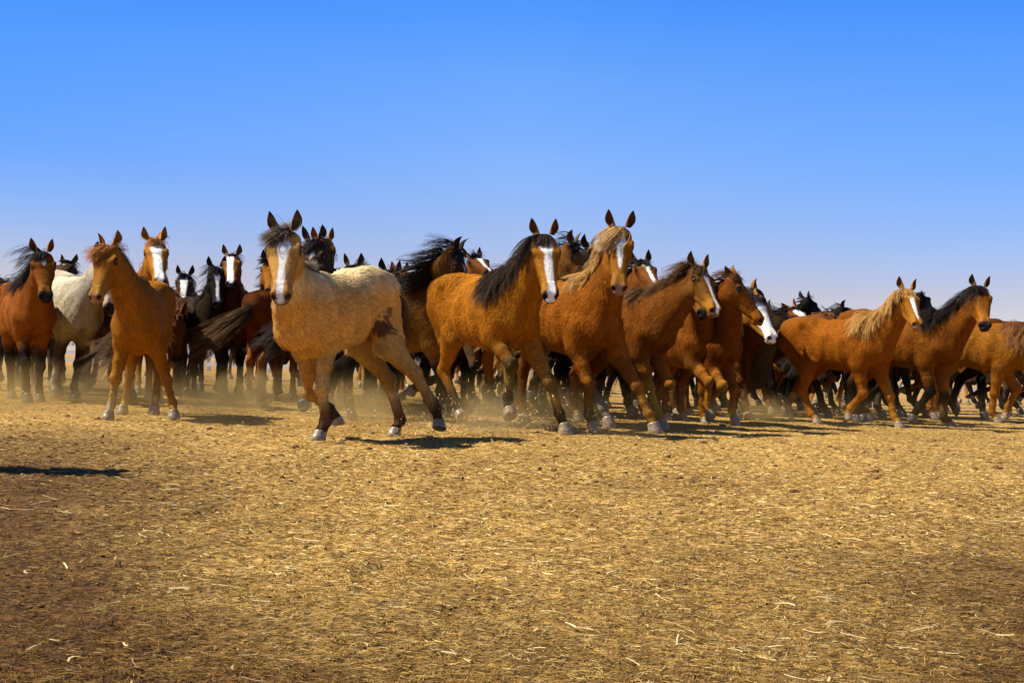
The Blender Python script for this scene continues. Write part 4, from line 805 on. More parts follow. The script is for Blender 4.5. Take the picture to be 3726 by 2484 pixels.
COAT = {
 'bay_star': dict(base=(.36, .115, .02), face=(.30, .095, .022), legs=bay_legs((.36, .115, .02), 1.5), mane=BLACKM, blaze=SB, mealy=(.33, .13, .035), hoof='dark', mane_side=-1, mane_len=.42, fore_wind=1.6, fur=.018, wind=(-.30, .0, -.05)),
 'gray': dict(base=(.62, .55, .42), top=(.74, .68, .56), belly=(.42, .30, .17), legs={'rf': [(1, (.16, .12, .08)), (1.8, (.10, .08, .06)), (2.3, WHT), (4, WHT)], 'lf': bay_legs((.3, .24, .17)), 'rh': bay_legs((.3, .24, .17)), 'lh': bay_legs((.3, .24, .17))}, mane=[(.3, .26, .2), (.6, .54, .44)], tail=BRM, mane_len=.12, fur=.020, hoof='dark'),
 'chestnut_turned': dict(base=(.47, .19, .034), face=(.44, .165, .030), mealy=(.50, .25, .07), muzzle=(.40, .20, .07), legs={'rf': [(1, (.45, .18, .03)), (2.1, (.55, .27, .07)), (2.6, CREAM), (4, WHT)], 'lf': [(1, (.42, .16, .03)), (3, (.42, .17, .04)), (4, (.42, .2, .06))], 'rh': sock((.47, .2, .04), 3.2, CREAM), 'lh': sock((.2, .08, .02), 3.1, CREAM)},
     mane=REDM, forelock=[(.35, .13, .03), (.55, .24, .06)], tail=BRM, mane_len=.22, fore_n=420, fore_len=.24, fore_wind=1.3, ears=(0, .15), fur=.022, wind=(-.45, -.1, -.1), tail_dir=(-.75, -.25, -1.0), tail_len=1.05),
 'blaze_tall': dict(base=(.44, .16, .03), face=(.52, .22, .045), legs={'rf': [(1, (.44, .17, .03)), (2.2, (.44, .17, .03)), (2.6, CREAM), (4, WHT)], 'lf': plain_legs((.4, .15, .03)), 'rh': plain_legs((.4, .15, .03)), 'lh': plain_legs((.4, .15, .03))}, mane=[(.35, .13, .03), (.55, .24, .06)], blaze=[(.03, 0, .03), (.07, 0, .052), (.14, 0, .045), (.25, 0, .03), (.42, 0, .033), (.60, 0, .038)], fore_n=300, fore_len=.15, mane_len=.28, muzzle=(.30, .22, .18), muzzle_x=.54),
 'small_black': dict(base=DBR, face=(.05, .028, .016), legs=bay_legs(DBR), mane=BLACKM, blaze=WB, muzzle=(.4, .33, .3), muzzle_x=.56, hoof='dark', mane_up=.3),
 'black': dict(base=(.045, .030, .019), face=(.022, .017, .014), top=(.060, .038, .020), legs=[(1, (.045, .032, .024)), (2, (.05, .042, .035)), (2.3, BLK), (4, BLK)], mane=BLACKM, blaze=[(.10, .0, .006), (.14, 0, .026), (.19, 0, .026), (.28, -.002, .013), (.45, -.006, .012), (.54, -.008, .013)], hoof='dark', mane_side=-1, mane_len=.30, fur=.020),
 'blaze_behind_black': dict(base=DBAY, face=(.24, .10, .035), legs=bay_legs(DBAY), mane=BLACKM, blaze=[(.05, -.012, .028), (.1, -.015, .034), (.3, -.012, .030), (.5, -.01, .028), (.56, -.01, .024)], hoof='dark', fore_len=.08, fore_n=80),
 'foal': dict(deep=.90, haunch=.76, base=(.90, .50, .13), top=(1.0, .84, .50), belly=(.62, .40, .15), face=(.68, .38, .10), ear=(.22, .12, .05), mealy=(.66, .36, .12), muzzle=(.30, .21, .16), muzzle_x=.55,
     patch=[(-.30, .26, -.12, .095, (.12, .055, .02)), (-.18, .28, -.16, .065, (.16, .08, .03)), (-.38, .26, -.01, .045, (.18, .09, .03)), (-.25, .29, -.20, .04, (.28, .15, .05))],
     legs={'lf': [(1, (.64, .40, .13)), (1.9, (.74, .50, .20)), (2.3, (.66, .46, .22)), (2.75, (.20, .11, .06)), (4, (.09, .045, .025))], 'rf': [(1, (.62, .32, .08)), (2.2, (.60, .32, .10)), (2.7, (.10, .06, .04)), (4, BLK)], 'rh': [(1, (.58, .36, .12)), (2, (.44, .26, .09)), (2.3, (.74, .54, .28)), (2.8, (.18, .09, .05)), (4, (.09, .04, .025))], 'lh': [(1, (.64, .40, .13)), (2, (.56, .35, .12)), (2.6, (.52, .34, .15)), (3.0, (.12, .065, .03)), (4, (.12, .07, .035))]},
     mane=[(.06, .045, .03), (.18, .13, .08), (.60, .50, .36)], forelock=[(.025, .016, .010), (.06, .038, .022), (.42, .33, .22)], tail=BRM, mane_len=.15, mane_up=1.3, mane_n=900, fore_n=420, fore_len=.21, fore_wind=1.2, ear_size=1.0,
     blaze=[(.09, .0, .006), (.13, .006, .036), (.18, .006, .034), (.30, .004, .020), (.46, -.002, .017), (.60, -.004, .016)], fur=.038, nfur=110000, furw=1.15, fat=1.04, tail_n=260, tail_len=.5, tail_dir=(.2, .3, -1), wind=(-.5, .1, .15)),
 'dark_star': dict(base=(.06, .034, .018), face=(.075, .044, .024), legs=bay_legs(DBR), mane=BLACKM, blaze=[(.14, .015, .006), (.17, .015, .020), (.20, .01, .014), (.215, .0, .004)], hoof='dark', fore_n=320, mane_len=.3),
 'chestnut_star': dict(base=CHE, face=(.42, .15, .028), legs=plain_legs(CHE), mane=REDM, blaze=[(.07, -.02, .012), (.10, -.022, .026), (.16, -.022, .024), (.2, -.02, .006)], hoof='dark'),
 'ears_only': dict(base=DBAY, face=(.30, .11, .03), ear=(.13, .07, .03), legs=bay_legs(DBAY), mane=BLACKM, hoof='dark', fore_n=160),
 'forelock_star': dict(base=DBAY, face=(.22, .085, .022), ear=(.06, .035, .02), legs=bay_legs(DBAY), mane=BLACKM, blaze=[(.11, 0, .008), (.14, 0, .024), (.18, .004, .02), (.2, .006, .006)], fore_n=420, fore_len=.17, hoof='dark'),
 'dark_mane_right': dict(base=(.155, .062, .018), top=(.13, .050, .016), belly=(.36, .19, .07), face=(.10, .05, .022), ear=(.03, .02, .015), legs=bay_legs((.13, .05, .016)), mane=BLACKM, blaze=SB, hoof='dark', mane_len=.42, mane_n=1100, mane_side=-1, mane_up=1.4, fur=.030, wind=(-1.3, .1, .35)),
 'blaze_sliver': dict(base=RED, face=(.17, .06, .02), legs=bay_legs(RED), mane=BLACKM, blaze=NB, hoof='dark'),
 'bay_blaze': dict(base=(.47, .178, .024), top=(.50, .20, .026), belly=(.40, .17, .04), face=(.43, .175, .035), mealy=(.50, .24, .06), ear=(.20, .085, .03),  # top is lightened to paint a bright sunlit rim along the back
     legs={'rf': [(1.1, (.36, .13, .025)), (1.75, (.30, .13, .04)), (2.0, (.09, .065, .045)), (2.5, (.22, .14, .07)), (3, (.05, .035, .025)), (4, BLK)], 'lf': [(1.1, (.46, .20, .05)), (1.8, (.42, .21, .07)), (2.1, (.13, .09, .055)), (2.6, (.30, .18, .07)), (3, (.04, .028, .022)), (4, BLK)], 'rh': [(1.2, (.48, .19, .03)), (2.2, (.48, .19, .03)), (2.6, (.22, .09, .03)), (2.8, BLK), (4, BLK)], 'lh': [(1, (.3, .1, .02)), (2.4, (.2, .07, .02)), (2.8, BLK), (4, BLK)]},
     mane=[(.012, .009, .008), (.035, .020, .012), (.075, .04, .022)], tail=BLACKM, mane_side=-1, mane_len=.50, mane_n=1500, mane_mix=.97, mane_lat=1.0, fore_n=330, fore_len=.15, wind=(-.10, -.05, -.25), mane_up=.3, fore_wind=3.5, muzzle=(.028, .024, .022), muzzle_x=.505,
     blaze=[(.045, .0, .016), (.07, .0, .044), (.12, .0, .050), (.16, .002, .040), (.20, .006, .026), (.34, .006, .025), (.50, .008, .022), (.585, .0, .030), (.60, 0, .012)], fur=.026, nfur=85000, tail_dir=(-.9, 0, -.7)),
 'bay_profile': dict(base=(.22, .08, .025), face=(.20, .085, .032), ear=(.16, .09, .045), legs=bay_legs((.15, .05, .018)), mane=BLACKM, mane_len=.34, mane_n=1000, mane_up=1.5, wind=(-1.1, .1, .4), fore_n=260, hoof='dark'),
 'flaxen': dict(base=(.36, .120, .020), top=(.38, .13, .024), belly=(.34, .14, .035), face=(.37, .14, .028), mealy=(.40, .18, .05), muzzle=(.34, .20, .13), muzzle_x=.52, ear=(.16, .065, .022),
     legs={'rf': [(1.1, (.30, .10, .02)), (2.3, (.32, .12, .025)), (2.8, (.40, .18, .05)), (3.3, (.14, .06, .025)), (4, (.12, .06, .03))], 'lf': [(1.1, (.20, .07, .02)), (1.8, (.34, .12, .03)), (2.4, (.44, .20, .06)), (3, (.46, .22, .07)), (4, (.40, .18, .06))], 'rh': plain_legs((.2, .07, .02)), 'lh': [(1, (.2, .07, .02)), (2.3, (.2, .1, .05)), (2.8, (.34, .30, .26)), (4, (.30, .26, .22))]},
     mane=FLAX, mane_side=-1, mane_len=.34, mane_n=900, mane_lat=1.0, forelock=[(.40, .20, .06), (.60, .36, .12), (.78, .58, .28)], fore_n=260, fore_len=.32, fore_wind=5.0, wind=(-.22, -.05, -.1), mane_up=.4,
     blaze=[(.075, .0, .010), (.10, 0, .032), (.15, 0, .036), (.20, 0, .022), (.36, .003, .014), (.40, .003, .003)], fur=.025, nfur=85000),
 'bay_behind': dict(base=DBAY, face=(.21, .075, .026), ear=(.06, .04, .02), legs=bay_legs(DBAY), mane=BLACKM, blaze=[(.08, 0, .02), (.14, 0, .028), (.25, 0, .016), (.5, 0, .016)], mane_len=.34, mane_side=-1, hoof='dark'),
 'liver': dict(base=(.27, .092, .022), face=(.22, .098, .036), mealy=(.44, .20, .05), muzzle=(.22, .13, .08), muzzle_x=.55, belly=(.26, .11, .035), legs={'rf': [(1, (.28, .10, .025)), (1.8, (.28, .12, .04)), (2.2, (.56, .36, .15)), (4, (.44, .26, .10))], 'lf': [(1, (.34, .12, .025)), (2, (.42, .17, .04)), (3, (.44, .19, .05)), (4, (.42, .2, .07))], 'rh': sock((.22, .08, .02), 3.2, CREAM), 'lh': plain_legs((.2, .07, .02))},
     mane=[(.030, .015, .008), (.10, .045, .018), (.32, .17, .06)], mane_side=-1, mane_len=.40, mane_n=1300, mane_up=1.0, fore_n=220, wind=(-.7, .05, .0), blaze=[(.07, 0, .01), (.10, 0, .028), (.16, 0, .028), (.25, .004, .015), (.5, .006, .013), (.58, .004, .016)], fur=.028, nfur=85000),
 'chestnut_head_low': dict(base=(.25, .075, .018), face=(.28, .10, .024), mealy=(.38, .15, .03), muzzle=(.22, .12, .06), muzzle_x=.56, legs={'rf': [(1, (.3, .1, .025)), (1.9, (.46, .2, .05)), (3, (.50, .26, .08)), (4, (.5, .28, .1))], 'lf': [(1, (.3, .1, .025)), (2.4, (.34, .13, .03)), (3.4, CREAM), (4, CREAM)], 'rh': plain_legs((.2, .07, .02)), 'lh': plain_legs((.2, .07, .02))},
     mane=REDM, mane_len=.26, mane_n=1100, mane_up=1.4, mane_side=-1, fore_n=420, fore_len=.15, ears=(.9, .5), wind=(-1.2, 0, .25), blaze=[(.12, .01, .005), (.15, .01, .014), (.19, .012, .012), (.21, .01, .003)], fur=.034, nfur=85000),
 'hidden_head': dict(base=(.30, .10, .022), belly=(.34, .15, .05), face=(.25, .1, .03), legs={'rf': [(1, (.38, .145, .03)), (2, (.44, .18, .045)), (3, (.46, .21, .06)), (4, (.44, .22, .08))], 'lf': plain_legs((.3, .1, .02)), 'rh': plain_legs((.2, .07, .02)), 'lh': plain_legs((.2, .07, .02))}, mane=REDM, fur=.026, nfur=60000, mane_n=300),
 'bald': dict(base=(.13, .045, .015), face=(.30, .13, .04), legs=plain_legs((.13, .045, .015)), mane=BLACKM, blaze=[(.03, -.01, .05), (.1, -.01, .07), (.3, -.005, .062), (.45, -.004, .06), (.60, 0, .055)], muzzle=(.55, .45, .36), mealy=(.42, .24, .09), ears=(.8, .8), fur=.03),
 'white_forehead': dict(base=(.20, .065, .018), face=(.24, .08, .022), ear=(.34, .13, .03), legs={'rf': plain_legs((.34, .12, .03)), 'lf': plain_legs((.2, .07, .02)), 'rh': bay_legs(RED), 'lh': bay_legs(RED)}, mane=[(.02, .01, .008), (.06, .02, .012)], mane_len=.3, mane_side=-1, mane_n=1000, fore_n=160, fore_len=.1, blaze=[(.05, 0, .03), (.1, 0, .05), (.2, 0, .045), (.5, 0, .03)], ears=(.5, .2)),
 'black_far': dict(base=BLK, face=(.03, .022, .018), legs=bay_legs(BLK), mane=BLACKM, hoof='dark', mane_up=1.4, mane_len=.2),
 'flaxen_right': dict(base=(.385, .125, .020), top=(.40, .135, .022), belly=(.30, .09, .018), face=(.38, .15, .032), mealy=(.44, .20, .05), muzzle=(.34, .20, .13), muzzle_x=.54, ear=(.26, .10, .03),
     legs={'rf': [(1.1, (.33, .105, .02)), (2.6, (.34, .12, .025)), (3.2, (.46, .22, .06)), (4, CREAM)], 'lf': [(1.1, (.36, .14, .03)), (2.0, (.46, .20, .045)), (3, (.46, .19, .045)), (3.6, CREAM), (4, CREAM)], 'rh': [(1, (.38, .125, .02)), (3, (.42, .15, .03)), (3.6, CREAM), (4, CREAM)], 'lh': [(1, (.3, .1, .02)), (3.0, (.2, .07, .02)), (3.4, (.50, .26, .09)), (4, CREAM)]},
     mane=[(.26, .095, .02), (.60, .31, .07), (.80, .52, .17)], mane_side=-1, mane_len=.46, mane_n=1900, mane_lat=1.4, mane_up=.25, mane_mix=.92, wind=(-.12, -.1, -.25), fore_n=260, fore_len=.2, fore_wind=1.6, tail=[(.40, .22, .07), (.07, .035, .018), (.16, .08, .035)],
     blaze=[(.06, 0, .012), (.09, 0, .026), (.18, 0, .027), (.3, .002, .020), (.46, .004, .012), (.52, .004, .003)], fur=.020, nfur=85000, tail_dir=(-.25, 0, -1), tail_len=.95, tail_n=620),
 'bay_right': dict(base=(.29, .098, .020), top=(.33, .11, .022), belly=(.26, .10, .028), face=(.34, .125, .028), mealy=(.42, .17, .04), muzzle_x=.50, ear=(.12, .06, .025),
     legs={'rf': [(1.1, (.28, .10, .02)), (1.6, (.24, .09, .025)), (1.9, BLK), (4, BLK)], 'lf': [(1.1, (.36, .14, .03)), (1.75, (.34, .15, .04)), (2.0, DBR), (2.5, (.16, .10, .05)), (3, BLK), (4, BLK)], 'rh': bay_legs(DBAY, 1.9), 'lh': bay_legs(DBAY, 1.9)},
     mane=BLACKM, mane_side=-1, mane_len=.46, mane_n=1700, mane_lat=1.2, mane_up=.45, wind=(-.30, -.1, -.1), fore_n=260, fur=.022, nfur=85000, hoof='dark'),
 'edge': dict(base=(.40, .158, .028), top=(.36, .13, .025), belly=(.40, .18, .045), face=CHE, legs={'rf': [(1, (.38, .14, .025)), (3, (.36, .13, .03)), (3.6, (.44, .2, .07)), (4, CREAM)], 'lf': [(1, (.4, .15, .03)), (3, (.38, .14, .03)), (4, (.46, .26, .12))], 'rh': plain_legs(CHE), 'lh': plain_legs(CHE)},
     mane=[(.16, .055, .018), (.26, .10, .03), (.42, .2, .06)], mane_side=-1, mane_len=.48, mane_n=1500, mane_lat=1.4, mane_up=.2, fur=.024, nfur=85000, wind=(-.2, 0, -.3)),
 'dark_head_left': dict(base=DBR, face=(.075, .038, .02), ear=(.16, .08, .04), legs=bay_legs(DBR), mane=BLACKM, blaze=[(.15, 0, .006), (.17, 0, .014), (.19, 0, .005)], fore_n=200, fore_len=.1, hoof='dark', ears=(.1, .1)),
 'behind_foal_left': dict(base=CHE, face=(.36, .14, .03), ear=(.06, .035, .02), legs=plain_legs(CHE), mane=BLACKM, wind=(-1, 0, .3), hoof='dark'),
 'rump': dict(base=(.20, .058, .016), top=(.22, .065, .018), legs=[(1, (.30, .09, .02)), (2.6, (.40, .15, .03)), (3.2, CREAM), (4, CREAM)], mane=BLACKM, tail=[(.03, .02, .014), (.10, .05, .02), (.34, .18, .06)], tail_dir=(-1.0, -.3, -.95), tail_len=.95, tail_n=210, fur=.016),
 'far_ear': dict(base=BLK, legs=bay_legs(BLK), mane=BLACKM, hoof='dark', mane_up=1.6, mane_len=.2, wind=(-.3, 0, .6)),
 'dark_far_a': dict(base=DBR, legs=bay_legs(DBR), mane=BLACKM, hoof='dark', ears=(.8, .8), face=(.05, .03, .018)),
 'dark_far_b': dict(base=DBR, legs=bay_legs(DBR), face=(.24, .12, .05), mane=BLACKM, hoof='dark', blaze=WB),
 'dark_between': dict(base=BLK, legs=bay_legs(BLK), mane=BLACKM, hoof='dark', ears=(.9, .9)),
 'dark_ear_center': dict(base=DBR, legs=bay_legs(DBR), mane=BLACKM, hoof='dark', mane_up=1.5, wind=(-1, 0, .3)),
 'ear_behind_forelock': dict(base=RED, face=(.3, .1, .03), legs=plain_legs(RED), mane=REDM, blaze=NB),
}
G1 = 'horses in the front row of the running herd'; G2 = 'horses packed behind the front row'; G3 = 'horses at the far back of the herd'
LABEL = {
 'bay_star': ('red bay horse with white star and black mane, at the far left edge', G1),
 'gray': ('shaggy pale grey horse whose head hides behind the turned chestnut head', G2),
 'chestnut_turned': ('golden chestnut horse braced on spread forelegs, head turned left', G1),
 'blaze_tall': ('bright chestnut horse with broad white blaze, looking over the turned chestnut horse', G2),
 'small_black': ('small dark horse with wide white blaze, right of the turned chestnut horse', G3),
 'black': ('black horse with narrow white blaze and one foreleg lifted', G2),
 'blaze_behind_black': ('brown horse with white blaze peering over the black horse', G3),
 'foal': ('shaggy buckskin foal with dark flank patch, running nearest the camera', G1),
 'dark_star': ('dark brown horse with small white star right behind the buckskin foal\'s head', G2),
 'chestnut_star': ('red chestnut head with white star just right of the dark starred head', G2),
 'ears_only': ('horse showing only two dark ears above the middle of the foal\'s back', G3),
 'forelock_star': ('horse with thick black forelock and white star, behind the foal\'s rump', G3),
 'dark_mane_right': ('dark brown shaggy horse with windblown black mane between foal and blazed bay', G2),
 'blaze_sliver': ('reddish horse with thin blaze peeking out behind the windblown black mane', G3),
 'bay_blaze': ('golden bay horse with big white blaze and long black mane, mid stride', G1),
 'bay_profile': ('dark bay horse with wild black mane between the blazed bay and the flaxen chestnut', G2),
 'flaxen': ('tall chestnut horse with blond mane and forelock, facing the camera at centre', G1),
 'bay_behind': ('bay horse with white blaze just right of the blond-maned head', G2),
 'liver': ('brown horse with wavy dark mane and thin blaze, head turned right', G1),
 'chestnut_head_low': ('shaggy red chestnut horse with ears laid back and shaggy forelock', G1),
 'hidden_head': ('chestnut horse whose head is hidden behind the wavy-maned brown head, foreleg reaching', G1),
 'bald': ('dark horse with all-white face below the red chestnut\'s muzzle', G2),
 'white_forehead': ('red horse with white forehead and dark mane behind the right chestnut\'s rump', G3),
 'black_far': ('black horse looking right above the white-foreheaded red horse', G3),
 'flaxen_right': ('chestnut horse with hanging blond mane and white stripe, trotting at right', G1),
 'bay_right': ('bay horse with black mane and plain face near the right edge', G1),
 'edge': ('chestnut horse cut off by the right edge, headless in view with reddish mane', G1),
 'dark_head_left': ('dark brown head with one tan ear just right of the starred red bay', G3),
 'behind_foal_left': ('chestnut horse with dark ear mostly hidden by the foal\'s face', G3),
 'rump': ('dark red horse seen from behind, tail blowing left beside the foal', G2),
 'far_ear': ('black horse far back, only mane and ear above the right chestnut\'s back', G3),
 'dark_far_a': ('dark far horse with rounded neck left of the white-foreheaded red horse', G3),
 'dark_far_b': ('dark horse with upright ear tip behind the red chestnut\'s forehead', G3),
 'dark_between': ('black horse far behind, showing between the two right-hand heads', G3),
 'dark_ear_center': ('dark horse with single ear just left of the blond forelock', G3),
 'ear_behind_forelock': ('red horse with one pointed ear right of the thick black forelock', G3),
}
NEAR = {'foal', 'bay_blaze', 'flaxen', 'flaxen_right', 'bay_right', 'edge', 'chestnut_turned', 'liver', 'chestnut_head_low', 'bay_star', 'gray', 'dark_mane_right', 'rump', 'black', 'hidden_head'}
GAITS = [dict(rf=(0,-38,38,-42,-20), lf=(0,-25,-14,-16,30), rh=(0,20,-48,-14,20), lh=(0,42,-30,18,45)),
         dict(rf=(0,-28,18,12,50), lf=(0,-45,12,-70,-60), rh=(0,48,-36,2,10), lh=(0,22,-52,-20,30)),
         dict(rf=(0,-32,-8,-10,34), lf=(0,-34,12,10,44), rh=(0,30,-46,-4,34), lh=(0,38,-38,8,44)),
         dict(rf=(0,-40,30,-20,10), lf=(0,-24,-20,-22,26), rh=(0,16,-46,-22,10), lh=(0,46,-30,20,48))]
def rich(c):
    return (c[0]*.97, c[1]*.95, c[2]*.50) if c[0] > 1.6*c[2] and c[0] > .08 else c
def enrich(C):
    for k, v in C.items():
        if k in ('base', 'top', 'belly', 'face', 'mealy', 'ear') : C[k] = rich(v)
        if k == 'legs': C[k] = {n: [(t, rich(c)) for t, c in st] for n, st in v.items()} if isinstance(v, dict) else [(t, rich(c)) for t, c in v]
    return C
def herd():
    i = 0
    for key, fit in FIT.items():
        P = dict(POSE0); P.update(fit); P.update(OVER.get(key, {})); C = dict(COAT[key]) if key in ('foal', 'gray') else enrich(dict(COAT[key])); C.setdefault('fat', FAT.get(key, .90)); C.setdefault('deep', .95); i += 1; C['seed'] = 100+i; P['hw'] *= 1 + .045*math.sin(i*7.3)
        legs_known = any(k[:2] in LEGS for k in [])
        if key in FREE:
            g = GAITS[i % 4]; P.update(g)
            z = min(skel(P)[n][5][2] for n in LEGS); P['dz'] -= z
        near = key in NEAR
        make_horse(key, P, C, LABEL[key][0], LABEL[key][1], detail=2 if near else 1)
FAT = {'gray': 1.0, 'edge': 1.0, 'flaxen_right': .96, 'dark_mane_right': 1.0, 'foal': .87, 'bay_blaze': .92, 'chestnut_turned': .82, 'flaxen': .86, 'bay_star': .88, 'black': .85}
FREE = {'small_black', 'blaze_behind_black', 'dark_star', 'chestnut_star', 'ears_only', 'forelock_star', 'dark_mane_right', 'blaze_sliver', 'bay_profile', 'bay_behind', 'black_far', 'dark_head_left',
        'behind_foal_left', 'far_ear', 'dark_far_a', 'dark_far_b', 'dark_between', 'dark_ear_center', 'ear_behind_forelock', 'brown_back'}
OVER = {'gray': dict(np=50), 'brown_back': dict(x=7.2, y=16.2, dz=0, s=1.04, yaw=-8, tp=0, np=12, ny=0, nl=1, hy=0, hp=-40, hr=0, hs=1.06, lg=1, bl=1),
        'rump': dict(np=10), 'foal': dict(hw=1.24, lf=(-2, -62, 16, -8, 42)), 'edge': dict(np=30), }
COAT['brown_back'] = dict(base=(.16, .05, .016), legs=bay_legs(DBAY), mane=BLACKM, hoof='dark', ears=(.3, .3)); LABEL['brown_back'] = ('dark brown back with a black ear, rising behind the horse cut off at the right', G3)
herd()

# ---- the rest of the herd, seen as dark bodies and legs between the others
FILL = [ # x, y, yaw, size, coat, gait, label
 (-6.9, 14.6, -25, 1.0, 0, 0, 'dark legs and belly behind the red bay at the left edge'),
 (-4.5, 14.4, -60, .95, 1, 1, 'brown horse hidden behind the turned chestnut, only legs and belly show'),
 (-2.3, 13.6, -80, .92, 0, 2, 'near-dark horse low behind the foal\'s head, legs showing under its chest'),
 (-.9, 12.9, -60, .90, 2, 3, 'dark horse under the foal\'s belly line, legs in the dust'),
 (-.35, 14.2, -70, .95, 0, 1, 'dark grey-brown legs between foal and blazed bay'),
 (.35, 13.3, -35, .92, 3, 0, 'dark horse behind the blazed bay\'s forelegs'),
 (1.3, 14.2, -40, .95, 0, 2, 'blackish horse whose legs fill the gap behind the blond-maned chestnut'),
 (1.9, 14.9, -45, .90, 0, 3, 'dark legs behind the brown horse with wavy mane'),
 (2.9, 14.6, -25, .95, 0, 1, 'black-bodied horse under the all-white face'),
 (3.75, 15.2, -30, .95, 1, 0, 'red-brown horse with legs visible behind the right chestnut\'s belly'),
 (4.75, 15.6, -20, .95, 2, 2, 'dark horse between the legs of the two right-hand horses'),
 (5.75, 16.4, -20, .95, 0, 3, 'black tail and hindquarters behind the bay near the right edge'),
 (6.1, 18.2, -15, 1.0, 1, 1, 'chestnut-legged horse behind the horse cut off at the right'),
 (1.9, 16.5, -40, .98, 0, 0, 'far dark horse behind the wavy-maned brown horse'),
 (-3.4, 17.2, -80, .98, 2, 2, 'far dark horse behind the black horse\'s shoulder'),
 (-7.6, 17.0, -35, 1.0, 0, 3, 'far blackish horse glimpsed between the red bay and the grey'),
 (-5.7, 16.4, -50, 1.0, 3, 0, 'far brown horse behind the pale grey horse\'s belly'),
 (-1.7, 15.6, -70, .98, 0, 3, 'far blackish horse between the red rump and the foal\'s forelegs'),
 (-.9, 17.0, -50, 1.0, 3, 1, 'far dark brown horse under the two dark ears'),
 (.35, 15.8, -50, .98, 0, 2, 'far blackish horse behind the golden bay\'s belly'),
 (1.1, 17.6, -40, 1.0, 2, 0, 'far grey-brown horse behind the blond-maned chestnut\'s legs'),
 (2.6, 17.4, -35, 1.0, 0, 3, 'far blackish horse behind the red chestnut with laid-back ears'),
 (3.9, 17.6, -30, .98, 0, 2, 'far blackish horse behind the right chestnut\'s hindquarters'),
 (5.1, 18.6, -25, 1.0, 3, 0, 'far brown horse behind the right chestnut\'s chest'),
 (6.9, 20.0, -20, 1.0, 0, 1, 'far blackish horse by the right edge'),
 (7.9, 19.0, -20, 1.0, 2, 2, 'far dark horse cut by the right edge'),
 (5.0, 16.2, -35, .95, 0, 2, 'blackish horse behind the bay near the right edge, belly in shade'),
 (7.2, 18.0, -30, .98, 3, 1, 'dark brown horse behind the headless chestnut at the right edge'),
 (4.2, 14.3, -40, .92, 3, 0, 'dark brown legs behind the trotting right chestnut'),
 (-6.2, 15.6, -45, .98, 2, 2, 'dark legs between the starred red bay and the grey'),
]
FC = [dict(base=(.045, .026, .014), legs=bay_legs(BLK), mane=BLACKM, hoof='dark'), dict(base=(.22, .075, .02), legs=[(1, (.24, .09, .022)), (2.4, (.3, .12, .03)), (3.2, (.4, .24, .1)), (4, CREAM)], mane=REDM, belly=(.2, .09, .03)),
      dict(base=(.10, .055, .026), belly=(.12, .07, .035), legs=[(1, (.05, .036, .026)), (2, (.06, .045, .035)), (4, (.05, .04, .03))], mane=BLACKM, hoof='dark'), dict(base=(.11, .042, .016), legs=bay_legs((.11, .042, .016)), mane=BLACKM, hoof='dark')]
for i, (x, y, yaw, s, c, g, lab) in enumerate(FILL):
    P = dict(POSE0); P.update(x=x, y=y, yaw=yaw, s=s, np=-4, hp=-66, nl=.85); P.update(GAITS[g]); z = min(skel(P)[n][5][2] for n in LEGS); P['dz'] -= z
    C = dict(FC[c]); C['seed'] = 300+i
    make_horse('f', P, C, lab, G3, detail=1 if y < 15 else 0)

# ---- copies of a few dark horses fill the depth of the herd
def copy_tree(o, parent=None):
    c = o.copy(); scene.collection.objects.link(c)
    if parent: c.parent = parent
    for ch in o.children: copy_tree(ch, c)
    return c
P = dict(POSE0); P.update(x=-3.72, y=4.55, yaw=10, s=.9, np=12, hp=-50); P.update(GAITS[1]); P['dz'] -= min(skel(P)[n][5][2] for n in LEGS)  # unseen horse, added only so that its shadow reaches into view
C = dict(FC[1]); C['seed'] = 777; C['tail_n'] = 200; make_horse('o', P, C, 'unseen brown horse added beyond the left edge to streak its shadow over the ground', G1, detail=0)
def deep_rows():
    rng = random.Random(4); arche = []
    for i in range(4):
        P = dict(POSE0); P.update(x=-7+4.6*i, y=21.5+.4*i, yaw=-35, s=1.0, np=-2, hp=-64, nl=.85); P.update(GAITS[i]); z = min(skel(P)[n][5][2] for n in LEGS); P['dz'] -= z
        C = dict(FC[i]); C['seed'] = 500+i; arche.append(make_horse('d', P, C, '', 'horses of the deepest rows, only dark legs and bellies showing', detail=0))
    spots = [(-9.4+1.55*k + rng.uniform(-.3, .3), 22.6+3.0*(k % 3)+rng.uniform(-.5, .5)) for k in range(15)]
    rows = arche[:]
    for k, (x, y) in enumerate(spots):
        c = copy_tree(arche[k % 4]); c.location = (x, y, 0); c.rotation_euler = (0, 0, math.radians(rng.uniform(-75, -10))); c.scale = (rng.uniform(.93, 1.05),)*3; rows.append(c)
    for c in rows: c['label'] = 'horse in the deepest rows of the herd, only legs and belly showing in the dust'
deep_rows()
# ---------------------------------------------------------------- white rail fence far behind the herd
def box(c, s):
    c = np.array(c, float); s = np.array(s, float)/2
    V = [c + s*np.array(q) for q in [(-1,-1,-1),(1,-1,-1),(1,1,-1),(-1,1,-1),(-1,-1,1),(1,-1,1),(1,1,1),(-1,1,1)]]
    return np.array(V), np.array([(0,3,2,1),(4,5,6,7),(0,1,5,4),(1,2,6,5),(2,3,7,6),(3,0,4,7)])
m, nt, b = new_mat('white_board'); n = nt.nodes.new('ShaderNodeTexNoise'); n.inputs['Scale'].default_value = 3; cr = nt.nodes.new('ShaderNodeValToRGB')
cr.color_ramp.elements[0].color = (.62, .60, .56, 1); cr.color_ramp.elements[1].color = (.82, .81, .78, 1); nt.links.new(n.outputs['Fac'], cr.inputs[0]); nt.links.new(cr.outputs[0], b.inputs['Base Color']); b.inputs['Roughness'].default_value = .6
fence = bpy.data.objects.new('rail_fence', None); scene.collection.objects.link(fence); fence.location = (0, 47, 0)
